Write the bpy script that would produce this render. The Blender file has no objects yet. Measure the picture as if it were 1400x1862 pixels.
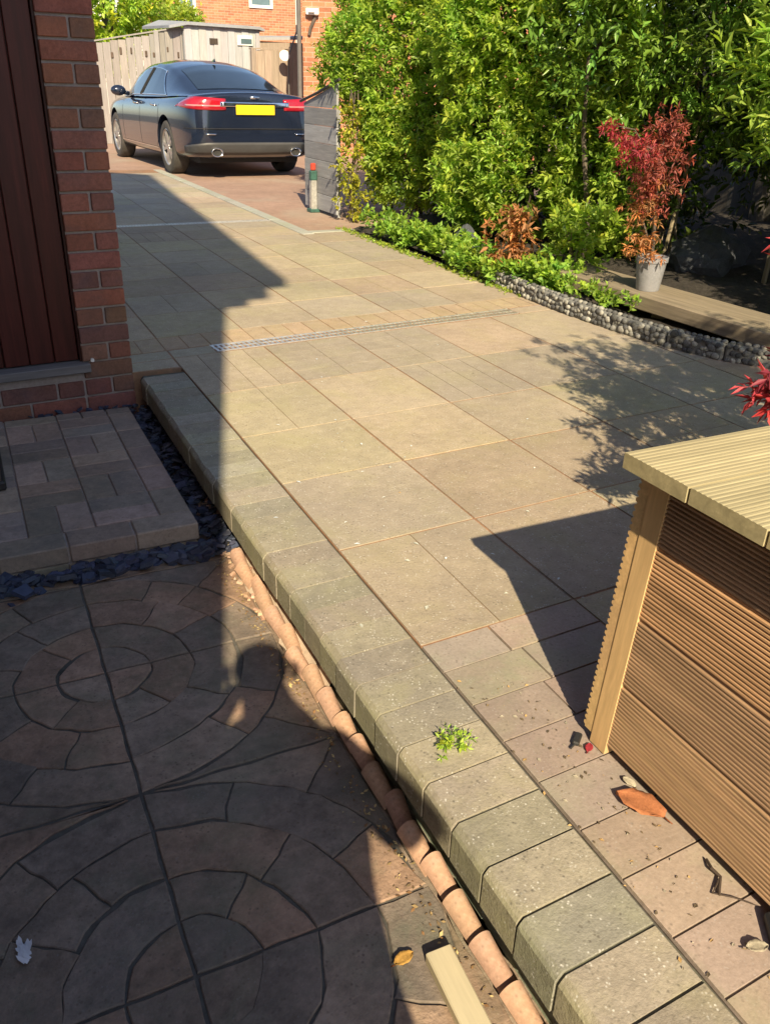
import bpy, bmesh, math, random
import numpy as np
from mathutils import Vector, Matrix
from mathutils.bvhtree import BVHTree

random.seed(7)
RNG = np.random.default_rng(11)
S = bpy.context.scene
COL = S.collection
R = math.radians

# ------------------------------------------------------------------ camera, sky, sun, exposure
F_PX, H_CAM = 1531.765, 1.16
PITCH, ROLL, YAW = 0.46786, 0.02981, 0.46120


def camera_axes():
    cy, sy = math.cos(YAW), math.sin(YAW)
    f0, r0, u0 = Vector((sy, cy, 0)), Vector((cy, -sy, 0)), Vector((0, 0, 1))
    fw = f0 * math.cos(PITCH) - u0 * math.sin(PITCH)
    up = u0 * math.cos(PITCH) + f0 * math.sin(PITCH)
    c, s = math.cos(ROLL), math.sin(ROLL)
    return r0 * c + up * s, up * c - r0 * s, fw


cam_data = bpy.data.cameras.new('camera')
cam_data.lens = F_PX / 1862.0 * 36.0
cam_data.sensor_width = 36.0
cam_data.clip_start = 0.02
cam_data.clip_end = 600
cam = bpy.data.objects.new('camera', cam_data)
COL.objects.link(cam)
r_, u_, f_ = camera_axes()
M = Matrix((r_, u_, -f_)).transposed().to_4x4()
M.translation = (0, 0, H_CAM)
cam.matrix_world = M
S.camera = cam

SUN_EL, SUN_AZ = R(36.3), R(16.4)          # light travels towards azimuth 16.4 deg (from +Y towards +X)
world = bpy.data.worlds.new('World')
S.world = world
world.use_nodes = True
nt = world.node_tree
sky = nt.nodes.new('ShaderNodeTexSky')
sky.sky_type = 'NISHITA'
sky.sun_disc = False
sky.sun_elevation = SUN_EL
sky.sun_rotation = math.pi + SUN_AZ
sky.air_density, sky.dust_density, sky.ozone_density = 1.0, 1.0, 1.0
bg = nt.nodes['Background']
nt.links.new(sky.outputs[0], bg.inputs[0])
bg.inputs[1].default_value = 0.10

sun_data = bpy.data.lights.new('sun', 'SUN')
sun_data.energy = 5.0
sun_data.angle = R(0.53)
sun_data.color = (1.0, 0.82, 0.53)
sun = bpy.data.objects.new('sun', sun_data)
COL.objects.link(sun)
d_sun = Vector((math.sin(SUN_AZ) * math.cos(SUN_EL), math.cos(SUN_AZ) * math.cos(SUN_EL), -math.sin(SUN_EL)))
sun.rotation_euler = d_sun.to_track_quat('-Z', 'Y').to_euler()
sun.location = (-4, -12, 12)

S.view_settings.view_transform = 'Standard'
S.view_settings.look = 'None'
S.view_settings.exposure = 0.82
S.view_settings.gamma = 1.0

# ------------------------------------------------------------------ helpers


class MB:
    """collects faces with a per-face tint, linked as one mesh object"""

    def __init__(self):
        self.v, self.f, self.t, self.mi = [], [], [], []

    def face(self, pts, tint=(1, 1, 1), mi=0):
        n = len(self.v)
        self.v += [tuple(p) for p in pts]
        self.f.append(tuple(range(n, n + len(pts))))
        self.t.append(tint)
        self.mi.append(mi)

    def mesh(self, verts, faces, tint=(1, 1, 1), mi=0):
        n = len(self.v)
        self.v += [tuple(p) for p in verts]
        for f in faces:
            self.f.append(tuple(i + n for i in f))
            self.t.append(tint)
            self.mi.append(mi)

    def prism(self, poly, z0, z1, tint=(1, 1, 1), bevel=0.0, mi=0, bottom=True):
        """poly: counter-clockwise xy list; bevel: chamfer of the top edge"""
        n = len(poly)
        if bevel > 0:
            c = Vector((sum(p[0] for p in poly) / n, sum(p[1] for p in poly) / n))
            inner = inset_poly(poly, bevel)
            vs = [(p[0], p[1], z0) for p in poly] + [(p[0], p[1], z1 - bevel) for p in poly] + [(p[0], p[1], z1) for p in inner]
            fs = [(i, (i + 1) % n, n + (i + 1) % n, n + i) for i in range(n)]
            fs += [(n + i, n + (i + 1) % n, 2 * n + (i + 1) % n, 2 * n + i) for i in range(n)]
            fs.append(tuple(2 * n + i for i in range(n)))
        else:
            vs = [(p[0], p[1], z0) for p in poly] + [(p[0], p[1], z1) for p in poly]
            fs = [(i, (i + 1) % n, n + (i + 1) % n, n + i) for i in range(n)]
            fs.append(tuple(n + i for i in range(n)))
        if bottom:
            fs.append(tuple(reversed(range(n))))
        self.mesh(vs, fs, tint, mi)

    def box(self, x0, x1, y0, y1, z0, z1, tint=(1, 1, 1), bevel=0.0, mi=0, mat=None):
        k = len(self.v)
        if bevel <= 0:
            vs = [(x, y, z) for z in (z0, z1) for y in (y0, y1) for x in (x0, x1)]
            fs = [(0, 2, 3, 1), (4, 5, 7, 6), (0, 1, 5, 4), (2, 6, 7, 3), (0, 4, 6, 2), (1, 3, 7, 5)]
        else:
            bm = bmesh.new()
            bmesh.ops.create_cube(bm, size=1)
            for v in bm.verts:
                v.co = Vector(((x0 + x1) / 2 + v.co.x * (x1 - x0), (y0 + y1) / 2 + v.co.y * (y1 - y0), (z0 + z1) / 2 + v.co.z * (z1 - z0)))
            bmesh.ops.bevel(bm, geom=bm.edges[:], offset=bevel, segments=1, affect='EDGES')
            bm.verts.index_update()
            vs = [tuple(v.co) for v in bm.verts]
            fs = [tuple(v.index for v in f.verts) for f in bm.faces]
            bm.free()
        if mat is not None:
            vs = [tuple(mat @ Vector(p)) for p in vs]
        self.mesh(vs, fs, tint, mi)

    def tube(self, pts, radii, n=8, tint=(1, 1, 1), cap=True, mi=0):
        pts = [Vector(p) for p in pts]
        if not hasattr(radii, '__len__'):
            radii = [radii] * len(pts)
        rings, prev = [], None
        for i, p in enumerate(pts):
            d = (pts[min(i + 1, len(pts) - 1)] - pts[max(i - 1, 0)]).normalized()
            if prev is None:
                a = d.orthogonal().normalized()
            else:
                a = (prev - d * prev.dot(d)).normalized()
            prev = a
            b = d.cross(a)
            rings.append([p + (a * math.cos(2 * math.pi * k / n) + b * math.sin(2 * math.pi * k / n)) * radii[i] for k in range(n)])
        vs = [q for r in rings for q in r]
        fs = []
        for i in range(len(rings) - 1):
            for k in range(n):
                fs.append((i * n + k, i * n + (k + 1) % n, (i + 1) * n + (k + 1) % n, (i + 1) * n + k))
        if cap:
            fs.append(tuple(reversed(range(n))))
            fs.append(tuple((len(rings) - 1) * n + k for k in range(n)))
        self.mesh(vs, fs, tint, mi)

    def lathe(self, prof, n=24, center=(0, 0, 0), axis='Z', tint=(1, 1, 1), mi=0, closed=False):
        vs, fs = [], []
        for (r, h) in prof:
            for k in range(n):
                a = 2 * math.pi * k / n
                if axis == 'Z':
                    p = (r * math.cos(a), r * math.sin(a), h)
                else:
                    p = (h, r * math.cos(a), r * math.sin(a))
                vs.append((p[0] + center[0], p[1] + center[1], p[2] + center[2]))
        m = len(prof)
        for i in range(m - 1 if not closed else m):
            j = (i + 1) % m
            for k in range(n):
                fs.append((i * n + k, i * n + (k + 1) % n, j * n + (k + 1) % n, j * n + k))
        self.mesh(vs, fs, tint, mi)

    def build(self, name, mats, parent=None, smooth=False, merge=False):
        me = bpy.data.meshes.new(name)
        me.from_pydata(self.v, [], self.f)
        at = me.attributes.new('tint', 'FLOAT_COLOR', 'FACE')
        buf = np.ones((len(self.f), 4), dtype=np.float32)
        if self.f:
            buf[:, :3] = np.array(self.t, dtype=np.float32)
        at.data.foreach_set('color', buf.ravel())
        if not isinstance(mats, (list, tuple)):
            mats = [mats]
        for m in mats:
            me.materials.append(m)
        if len(mats) > 1:
            me.polygons.foreach_set('material_index', self.mi)
        if smooth:
            me.polygons.foreach_set('use_smooth', [True] * len(self.f))
        me.update()
        if merge:
            bm = bmesh.new()
            bm.from_mesh(me)
            bmesh.ops.remove_doubles(bm, verts=bm.verts, dist=1e-4)
            bmesh.ops.recalc_face_normals(bm, faces=bm.faces)
            bm.to_mesh(me)
            bm.free()
        o = bpy.data.objects.new(name, me)
        COL.objects.link(o)
        if parent is not None:
            o.parent = parent
        return o


def inset_poly(poly, d):
    n = len(poly)
    out = []
    for i in range(n):
        p0, p1, p2 = Vector(poly[i - 1][:2]), Vector(poly[i][:2]), Vector(poly[(i + 1) % n][:2])
        e1, e2 = (p1 - p0).normalized(), (p2 - p1).normalized()
        n1, n2 = Vector((-e1.y, e1.x)), Vector((-e2.y, e2.x))
        b = (n1 + n2)
        l = b.length
        if l < 1e-4:
            b = n1
        else:
            b = b / l
        k = d / max(0.35, b.dot(n1))
        q = p1 + b * k
        out.append((q.x, q.y))
    return out


def tag(o, label=None, cat=None, group=None, kind=None):
    if label:
        o['label'] = label
    if cat:
        o['category'] = cat
    if group:
        o['group'] = group
    if kind:
        o['kind'] = kind
    return o


def thing(name, label, cat, loc=(0, 0, 0), rz=0.0, group=None):
    o = bpy.data.objects.new(name, None)
    COL.objects.link(o)
    o.location = loc
    o.rotation_euler = (0, 0, rz)
    o.empty_display_size = 0.1
    return tag(o, label, cat, group)


def struct(o):
    o['kind'] = 'structure'
    return o


def smooth_by_angle(o, deg=35):
    me = o.data
    bm = bmesh.new()
    bm.from_mesh(me)
    for f in bm.faces:
        f.smooth = True
    for e in bm.edges:
        e.smooth = not (len(e.link_faces) == 2 and e.calc_face_angle(0) > R(deg))
    bm.to_mesh(me)
    bm.free()


# ------------------------------------------------------------------ materials


def nodes_of(name):
    m = bpy.data.materials.new(name)
    m.use_nodes = True
    t = m.node_tree
    return m, t, t.nodes['Principled BSDF']


def link(t, a, b):
    t.links.new(a, b)


def mix(t, fac, a, b, mode='MIX'):
    n = t.nodes.new('ShaderNodeMix')
    n.data_type = 'RGBA'
    n.blend_type = mode
    for sock, val in ((n.inputs[0], fac), (n.inputs[6], a), (n.inputs[7], b)):
        if hasattr(val, 'is_output'):
            t.links.new(val, sock)
        elif isinstance(val, (int, float)):
            sock.default_value = val
        else:
            sock.default_value = (*val, 1)
    return n.outputs[2]


def noise(t, coord, scale, detail=4, rough=0.55, dist=0.0):
    n = t.nodes.new('ShaderNodeTexNoise')
    n.inputs['Scale'].default_value = scale
    n.inputs['Detail'].default_value = detail
    n.inputs['Roughness'].default_value = rough
    n.inputs['Distortion'].default_value = dist
    t.links.new(coord, n.inputs['Vector'])
    return n.outputs['Fac']


def ramp(t, fac, lo, hi, a=(0, 0, 0), b=(1, 1, 1)):
    n = t.nodes.new('ShaderNodeValToRGB')
    n.color_ramp.elements[0].position = lo
    n.color_ramp.elements[1].position = hi
    n.color_ramp.elements[0].color = (*a, 1)
    n.color_ramp.elements[1].color = (*b, 1)
    t.links.new(fac, n.inputs[0])
    return n.outputs[0]


def coords(t, kind='Object', scale=(1, 1, 1)):
    c = t.nodes.new('ShaderNodeTexCoord')
    if scale == (1, 1, 1):
        return c.outputs[kind]
    m = t.nodes.new('ShaderNodeMapping')
    m.inputs['Scale'].default_value = scale
    t.links.new(c.outputs[kind], m.inputs[0])
    return m.outputs[0]


def bump(t, bs, h, strength, dist):
    b = t.nodes.new('ShaderNodeBump')
    b.inputs['Strength'].default_value = strength
    b.inputs['Distance'].default_value = dist
    t.links.new(h, b.inputs['Height'])
    t.links.new(b.outputs[0], bs.inputs['Normal'])
    return b


def cool(c):
    return (c[0] * 0.90, c[1] * 1.05, min(1, c[2] * 1.38))


def stone(name, base, dark=0.65, light=1.25, big=2.5, fine=90, speck=0.0, speck_col=(0.6, 0.56, 0.45), pore=0.0,
          stain=None, stain_amt=0.0, rough=0.85, bmp=0.5, bdist=0.003, scale=(1, 1, 1), moss=None, moss_amt=0.0):
    base, speck_col = cool(base), cool(speck_col)
    stain, moss = (cool(stain) if stain else None), (cool(moss) if moss else None)
    m, t, bs = nodes_of(name)
    co = coords(t, 'Object', scale)
    a = t.nodes.new('ShaderNodeAttribute')
    a.attribute_name = 'tint'
    n1 = noise(t, co, big, 6, 0.6)
    n2 = noise(t, co, big * 7, 5, 0.65)
    n3 = noise(t, co, fine, 3, 0.7)
    c = mix(t, ramp(t, n1, 0.3, 0.72), tuple(x * dark for x in base), tuple(x * light for x in base))
    c = mix(t, 0.5, c, mix(t, ramp(t, n2, 0.3, 0.7), tuple(x * dark for x in base), tuple(x * light for x in base)))
    c = mix(t, ramp(t, n3, 0.25, 0.75, (0, 0, 0), (0.55, 0.55, 0.55)), c, mix(t, 1.0, c, (0.55, 0.55, 0.52), 'MULTIPLY'))
    if stain is not None:
        ns = noise(t, co, big * 0.6, 5, 0.6, 0.6)
        f = ramp(t, ns, 0.5, 0.72, (0, 0, 0), (stain_amt,) * 3)
        c = mix(t, f, c, stain)
    if moss is not None:
        nm = noise(t, co, big * 1.4 + 0.37, 6, 0.65, 0.4)
        f = ramp(t, nm, 0.48, 0.68, (0, 0, 0), (moss_amt,) * 3)
        c = mix(t, f, c, moss)
    c = mix(t, 1.0, c, a.outputs['Color'], 'MULTIPLY')
    if speck > 0:
        v = t.nodes.new('ShaderNodeTexVoronoi')
        v.inputs['Scale'].default_value = 130
        t.links.new(co, v.inputs['Vector'])
        nz = noise(t, co, 34, 2, 0.5)
        f1 = ramp(t, v.outputs['Distance'], 0.10, 0.32, (speck,) * 3, (0, 0, 0))
        f = mix(t, 1.0, f1, ramp(t, nz, 0.48, 0.62), 'MULTIPLY')
        c = mix(t, f, c, speck_col)
    if pore > 0:
        v = t.nodes.new('ShaderNodeTexVoronoi')
        v.inputs['Scale'].default_value = 95
        t.links.new(co, v.inputs['Vector'])
        nz = noise(t, co, 21, 3, 0.6)
        f1 = ramp(t, v.outputs['Distance'], 0.08, 0.34, (pore,) * 3, (0, 0, 0))
        f = mix(t, 1.0, f1, ramp(t, nz, 0.45, 0.6), 'MULTIPLY')
        c = mix(t, f, c, tuple(x * 0.35 for x in base))
    t.links.new(c, bs.inputs['Base Color'])
    bs.inputs['Roughness'].default_value = rough
    bs.inputs['Specular IOR Level'].default_value = 0.3
    h = mix(t, 0.5, n2, n3)
    bump(t, bs, h, bmp, bdist)
    return m


def wood(name, base, dark=0.5, light=1.3, axis=1, rough=0.7, grain=1.0, knot=0.0, bmp=0.25, tintmix=1.0):
    """grain runs along the given object axis"""
    if name != 'mahogany_stained_door':
        base = cool(base)
    m, t, bs = nodes_of(name)
    sc = [38, 38, 38]
    sc[axis] = 2.2
    co = coords(t, 'Object', tuple(sc))
    co2 = coords(t, 'Object')
    a = t.nodes.new('ShaderNodeAttribute')
    a.attribute_name = 'tint'
    n1 = noise(t, co, 1.0 * grain, 6, 0.62, 0.4)
    n2 = noise(t, co, 3.3 * grain, 4, 0.7)
    n3 = noise(t, co2, 3.1, 5, 0.6)
    c = mix(t, ramp(t, n1, 0.28, 0.75), tuple(x * dark for x in base), tuple(x * light for x in base))
    c = mix(t, ramp(t, n2, 0.35, 0.65, (0, 0, 0), (0.5,) * 3), c, tuple(x * dark * 0.9 for x in base))
    c = mix(t, ramp(t, n3, 0.35, 0.7, (0, 0, 0), (0.45,) * 3), c, tuple(b * w for b, w in zip(base, (0.72, 0.74, 0.78))))
    c = mix(t, tintmix, c, a.outputs['Color'], 'MULTIPLY')
    t.links.new(c, bs.inputs['Base Color'])
    bs.inputs['Roughness'].default_value = rough
    bs.inputs['Specular IOR Level'].default_value = 0.3
    bump(t, bs, n1, bmp, 0.002)
    return m


def plain(name, col, rough=0.5, metal=0.0, coat=0.0, spec=0.5, var=0.15, scale=6):
    m, t, bs = nodes_of(name)
    co = coords(t, 'Object')
    n1 = noise(t, co, scale, 5, 0.6)
    c = mix(t, ramp(t, n1, 0.3, 0.7), tuple(x * (1 - var) for x in col), tuple(min(1, x * (1 + var)) for x in col))
    t.links.new(c, bs.inputs['Base Color'])
    bs.inputs['Roughness'].default_value = rough
    bs.inputs['Metallic'].default_value = metal
    bs.inputs['Coat Weight'].default_value = coat
    bs.inputs['Specular IOR Level'].default_value = spec
    return m


def brickwork(name, axis='xz', base=(0.36, 0.14, 0.08), mortar=(0.42, 0.36, 0.28), var=0.5):
    m, t, bs = nodes_of(name)
    tc = t.nodes.new('ShaderNodeTexCoord')
    sp = t.nodes.new('ShaderNodeSeparateXYZ')
    t.links.new(tc.outputs['Object'], sp.inputs[0])
    cb = t.nodes.new('ShaderNodeCombineXYZ')
    t.links.new(sp.outputs['X' if axis[0] == 'x' else 'Y'], cb.inputs[0])
    t.links.new(sp.outputs['Z'], cb.inputs[1])
    br = t.nodes.new('ShaderNodeTexBrick')
    br.inputs['Scale'].default_value = 1.0
    br.inputs['Mortar Size'].default_value = 0.006
    br.inputs['Mortar Smooth'].default_value = 0.3
    br.inputs['Brick Width'].default_value = 0.225
    br.inputs['Row Height'].default_value = 0.075
    br.inputs['Color1'].default_value = (*[x * (1 - var) for x in base], 1)
    br.inputs['Color2'].default_value = (*[x * (1 + var) for x in base], 1)
    br.inputs['Mortar'].default_value = (*mortar, 1)
    t.links.new(cb.outputs[0], br.inputs['Vector'])
    n = noise(t, tc.outputs['Object'], 14, 5, 0.65)
    n2 = noise(t, tc.outputs['Object'], 1.1, 4, 0.6)
    c = mix(t, ramp(t, n, 0.3, 0.7, (0, 0, 0), (0.4,) * 3), br.outputs['Color'], mix(t, 1.0, br.outputs['Color'], (0.55, 0.55, 0.58), 'MULTIPLY'))
    c = mix(t, ramp(t, n2, 0.35, 0.75, (0, 0, 0), (0.35,) * 3), c, mix(t, 1.0, c, (0.7, 0.66, 0.62), 'MULTIPLY'))
    t.links.new(c, bs.inputs['Base Color'])
    bs.inputs['Roughness'].default_value = 0.88
    b = bump(t, bs, br.outputs['Fac'], 0.6, 0.006)
    b.invert = True
    return m


def leaf_mat(name, col, rough=0.42, trans=0.35):
    m, t, bs = nodes_of(name)
    a = t.nodes.new('ShaderNodeAttribute')
    a.attribute_name = 'tint'
    c = mix(t, 1.0, col, a.outputs['Color'], 'MULTIPLY')
    t.links.new(c, bs.inputs['Base Color'])
    bs.inputs['Roughness'].default_value = rough
    bs.inputs['Specular IOR Level'].default_value = 0.4
    tr = t.nodes.new('ShaderNodeBsdfTranslucent')
    c2 = mix(t, 1.0, c, (1.5, 1.6, 0.7), 'MULTIPLY')
    t.links.new(c2, tr.inputs['Color'])
    ms = t.nodes.new('ShaderNodeMixShader')
    ms.inputs[0].default_value = trans
    t.links.new(bs.outputs[0], ms.inputs[1])
    t.links.new(tr.outputs[0], ms.inputs[2])
    t.links.new(ms.outputs[0], t.nodes['Material Output'].inputs['Surface'])
    return m


MAT = {
    'slab': stone('buff_concrete_slab', (0.505, 0.378, 0.235), 0.74, 1.17, 2.6, 120, 0.8, (0.74, 0.62, 0.45), 0.8, (0.31, 0.235, 0.16), 0.55,
                  moss=(0.42, 0.34, 0.15), moss_amt=0.35, bmp=1.0, bdist=0.004),
    'joint': stone('sandy_joint', (0.40, 0.20, 0.095), 0.6, 1.25, 3.0, 60, moss=(0.20, 0.15, 0.09), moss_amt=0.8),
    'kerb': stone('weathered_kerb_block', (0.395, 0.315, 0.20), 0.72, 1.22, 4.0, 140, 0.85, (0.72, 0.62, 0.45), 0.9, (0.22, 0.18, 0.13), 0.5,
                  moss=(0.38, 0.32, 0.15), moss_amt=0.4, bmp=0.9, bdist=0.003),
    'sett': stone('pinkish_paving_sett', (0.43, 0.305, 0.205), 0.78, 1.15, 3.0, 120, 0.3, (0.55, 0.48, 0.38), 0.6, (0.2, 0.16, 0.12), 0.4,
                  moss=(0.30, 0.30, 0.14), moss_amt=0.35, bmp=0.7, bdist=0.002),
    'sett_joint': stone('brown_grit_joint', (0.19, 0.135, 0.09), 0.5, 1.5, 6.0, 70),
    'kerb_joint': stone('dark_kerb_joint', (0.10, 0.085, 0.058), 0.5, 1.6, 6.0, 70, moss=(0.2, 0.18, 0.09), moss_amt=0.7),
    'retain': stone('algae_stained_concrete', (0.44, 0.44, 0.29), 0.8, 1.15, 2.5, 80, moss=(0.22, 0.28, 0.09), moss_amt=0.7, stain=(0.3, 0.26, 0.17), stain_amt=0.4),
    'patio': stone('brown_stamped_concrete', (0.35, 0.235, 0.145), 0.45, 1.45, 4.0, 70, 0.25, (0.36, 0.30, 0.24), 0.7, (0.13, 0.105, 0.075), 0.6,
                   moss=(0.17, 0.165, 0.09), moss_amt=0.5, bmp=1.0, bdist=0.005),
    'patio_joint': stone('dark_mossy_joint', (0.12, 0.098, 0.068), 0.5, 1.6, 6, 60),
    'paver': stone('brown_brick_paver', (0.42, 0.285, 0.185), 0.7, 1.3, 5, 90, 0.2, (0.3, 0.25, 0.2), 0.5, (0.14, 0.13, 0.11), 0.5, bmp=0.7, bdist=0.002),
    'brick': stone('red_brown_brick', (0.30, 0.125, 0.072), 0.6, 1.35, 9, 110, 0.15, (0.3, 0.24, 0.2), 0.4, (0.11, 0.08, 0.07), 0.5, bmp=0.8, bdist=0.003),
    'mortar': stone('buff_mortar', (0.45, 0.34, 0.25), 0.75, 1.2, 5, 80),
    'house_brick': brickwork('house_brick', 'yz', (0.26, 0.12, 0.08)),
    'house_brick_x': brickwork('house_brick_front', 'xz', (0.26, 0.12, 0.08)),
    'far_brick': brickwork('orange_brick', 'xz', (0.50, 0.20, 0.11), (0.50, 0.40, 0.31), 0.28),
    'far_brick_y': brickwork('orange_brick_side', 'yz', (0.50, 0.20, 0.11), (0.50, 0.40, 0.31), 0.28),
    'roof_tile': stone('brown_roof_tile', (0.16, 0.10, 0.08), 0.7, 1.3, 3, 30),
    'felt': stone('grey_roof_felt', (0.36, 0.33, 0.29), 0.8, 1.2, 3, 60),
    'clay': stone('terracotta_clay', (0.62, 0.35, 0.20), 0.7, 1.2, 9, 110, 0.3, (0.7, 0.5, 0.33), 0.5, (0.60, 0.46, 0.32), 0.75, bmp=0.35, bdist=0.002),
    'fillet': stone('pinkish_mortar_fillet', (0.66, 0.46, 0.29), 0.75, 1.2, 7, 80, stain=(0.55, 0.45, 0.27), stain_amt=0.7),
    'soil': stone('dark_soil', (0.055, 0.042, 0.030), 0.5, 1.7, 5, 40, 0.3, (0.16, 0.13, 0.1), bmp=1.0, bdist=0.02),
    'ground': stone('earth_and_tarmac', (0.09, 0.08, 0.065), 0.7, 1.3, 0.6, 20),
    'drive_paver': stone('red_brown_block_paving', (0.44, 0.255, 0.155), 0.7, 1.25, 1.6, 60, 0.2, (0.5, 0.38, 0.28), 0.5, (0.42, 0.32, 0.2), 0.6, bmp=0.7),
    'edging_strip': stone('pale_concrete_edging', (0.46, 0.40, 0.28), 0.8, 1.15, 3, 90, 0.3, moss=(0.3, 0.3, 0.13), moss_amt=0.4),
    'slate': stone('blue_grey_slate', (0.055, 0.058, 0.074), 0.55, 1.6, 8, 50, rough=0.5),
    'pebble': stone('mottled_pebble', (0.36, 0.32, 0.25), 0.55, 1.3, 14, 90, 0.3, (0.6, 0.58, 0.52), 0.5),
    'edge_base': stone('dark_edging_concrete', (0.24, 0.21, 0.16), 0.7, 1.4, 8, 80),
    'rock': stone('grey_rock', (0.12, 0.115, 0.11), 0.5, 1.4, 5, 50, bmp=1.0, bdist=0.01),
    'decking_side': wood('brown_ribbed_decking', (0.56, 0.315, 0.145), 0.45, 1.25, 1),
    'decking_top': wood('pale_ribbed_decking', (0.53, 0.395, 0.18), 0.6, 1.25, 0),
    'decking_post': wood('honey_timber_post', (0.74, 0.435, 0.17), 0.72, 1.25, 2),
    'decking_back': wood('honey_decking_board', (0.74, 0.435, 0.17), 0.72, 1.25, 0),
    'batten': wood('new_pine_batten', (0.62, 0.47, 0.25), 0.85, 1.12, 1),
    'sleeper': wood('weathered_sleeper', (0.36, 0.26, 0.15), 0.55, 1.3, 1),
    'fence': wood('grey_brown_fence_boards', (0.36, 0.29, 0.215), 0.7, 1.2, 2),
    'fence_brown': wood('brown_fence_boards', (0.46, 0.32, 0.20), 0.65, 1.2, 2),
    'shed_wood': wood('pale_shed_boards', (0.48, 0.42, 0.34), 0.75, 1.2, 2),
    'gate': wood('silvered_grey_boards', (0.40, 0.35, 0.29), 0.65, 1.25, 1),
    'door': wood('mahogany_stained_door', (0.072, 0.015, 0.012), 0.55, 1.5, 2, rough=0.45),
    'sill': wood('weathered_oak_sill', (0.23, 0.19, 0.15), 0.65, 1.25, 0),
    'bark': wood('brown_bark', (0.16, 0.11, 0.07), 0.5, 1.4, 2, grain=0.6),
    'stem_pale': wood('pale_stem', (0.40, 0.29, 0.16), 0.6, 1.3, 2, grain=0.6),
    'galv': plain('galvanised_steel', (0.62, 0.62, 0.60), 0.42, 0.7, var=0.25, scale=30),
    'drain_dark': plain('drain_shadow_gap', (0.03, 0.03, 0.032), 0.9),
    'paint': plain('dark_blue_car_paint', (0.016, 0.024, 0.050), 0.2, 0.35, coat=1.0, var=0.06),
    'glass': plain('dark_car_glass', (0.02, 0.03, 0.045), 0.06, 0.0, coat=0.3, spec=0.8),
    'chrome': plain('chrome_trim', (0.75, 0.76, 0.78), 0.14, 1.0),
    'tail_red': plain('red_lamp_lens', (0.36, 0.010, 0.022), 0.12, 0.0, coat=1.0),
    'lamp_clear': plain('clear_lamp_lens', (0.50, 0.20, 0.20), 0.12, 0.0, coat=1.0),
    'plate': plain('yellow_number_plate', (0.85, 0.60, 0.02), 0.4, var=0.04),
    'valance': plain('satin_grey_valance', (0.055, 0.056, 0.060), 0.5, 0.1),
    'rubber': plain('black_rubber', (0.022, 0.022, 0.023), 0.8, var=0.3, scale=20),
    'tyre': plain('dusty_tyre', (0.055, 0.052, 0.050), 0.85, var=0.3, scale=12),
    'alloy': plain('alloy_rim', (0.52, 0.52, 0.53), 0.3, 0.8),
    'white_paint': plain('white_paint', (0.78, 0.78, 0.76), 0.5, var=0.05),
    'window_glass': plain('sky_reflecting_glass', (0.10, 0.16, 0.19), 0.08, 0, coat=0.5),
    'pipe_grey': plain('grey_downpipe', (0.13, 0.12, 0.115), 0.5),
    'pot': stone('pale_plastic_pot', (0.36, 0.32, 0.28), 0.75, 1.1, 8, 60, stain=(0.34, 0.29, 0.25), stain_amt=0.6, rough=0.55, bmp=0.15),
    'dark_plastic': plain('black_plastic', (0.025, 0.025, 0.027), 0.5),
    'green_metal': plain('dark_green_paint', (0.035, 0.10, 0.085), 0.5, var=0.3, scale=20),
    'red_plastic': plain('red_reflector', (0.45, 0.06, 0.04), 0.35),
    'feather': plain('white_feather', (0.60, 0.63, 0.70), 0.8),
    'dead_leaf': stone('orange_dead_leaf', (0.50, 0.17, 0.06), 0.6, 1.3, 30, 120),
    'pale_leaf': stone('pale_dry_leaf', (0.46, 0.36, 0.22), 0.6, 1.3, 30, 120),
    'petal': stone('pale_petal', (0.78, 0.74, 0.64), 0.85, 1.1, 20, 80),
    'twig': plain('dark_twig', (0.06, 0.042, 0.032), 0.8),
    'leaf': leaf_mat('green_hedge_leaf', (0.29, 0.43, 0.08), 0.42, 0.45),
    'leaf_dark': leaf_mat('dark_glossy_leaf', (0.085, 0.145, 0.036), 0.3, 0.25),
    'leaf_red': leaf_mat('red_maple_leaf', (0.30, 0.085, 0.075), 0.5, 0.3),
    'leaf_crimson': leaf_mat('crimson_maple_leaf', (0.33, 0.045, 0.065), 0.5, 0.3),
    'leaf_orange': leaf_mat('orange_dry_leaf', (0.40, 0.19, 0.085), 0.6, 0.3),
    'leaf_lime': leaf_mat('lime_ground_leaf', (0.21, 0.36, 0.055), 0.5, 0.35),
    'skin': plain('skin', (0.50, 0.32, 0.24), 0.5, var=0.05),
    'shirt': plain('navy_shirt', (0.05, 0.06, 0.10), 0.85),
    'trousers': plain('denim', (0.07, 0.085, 0.13), 0.85),
    'hair': plain('brown_hair', (0.05, 0.032, 0.022), 0.6),
}


def var3(amt=0.12, hue=0.05):
    k = 1 + random.uniform(-amt, amt)
    return (k * (1 + random.uniform(-hue, hue)), k, k * (1 + random.uniform(-hue, hue)))


# ------------------------------------------------------------------ ground, driveway, patio
ZP = -0.195                                 # patio level; driveway top is z = 0
mb = MB()
mb.face([(-250, -250, -0.36), (250, -250, -0.36), (250, 250, -0.36), (-250, 250, -0.36)])
struct(mb.build('ground', MAT['ground']))

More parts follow.
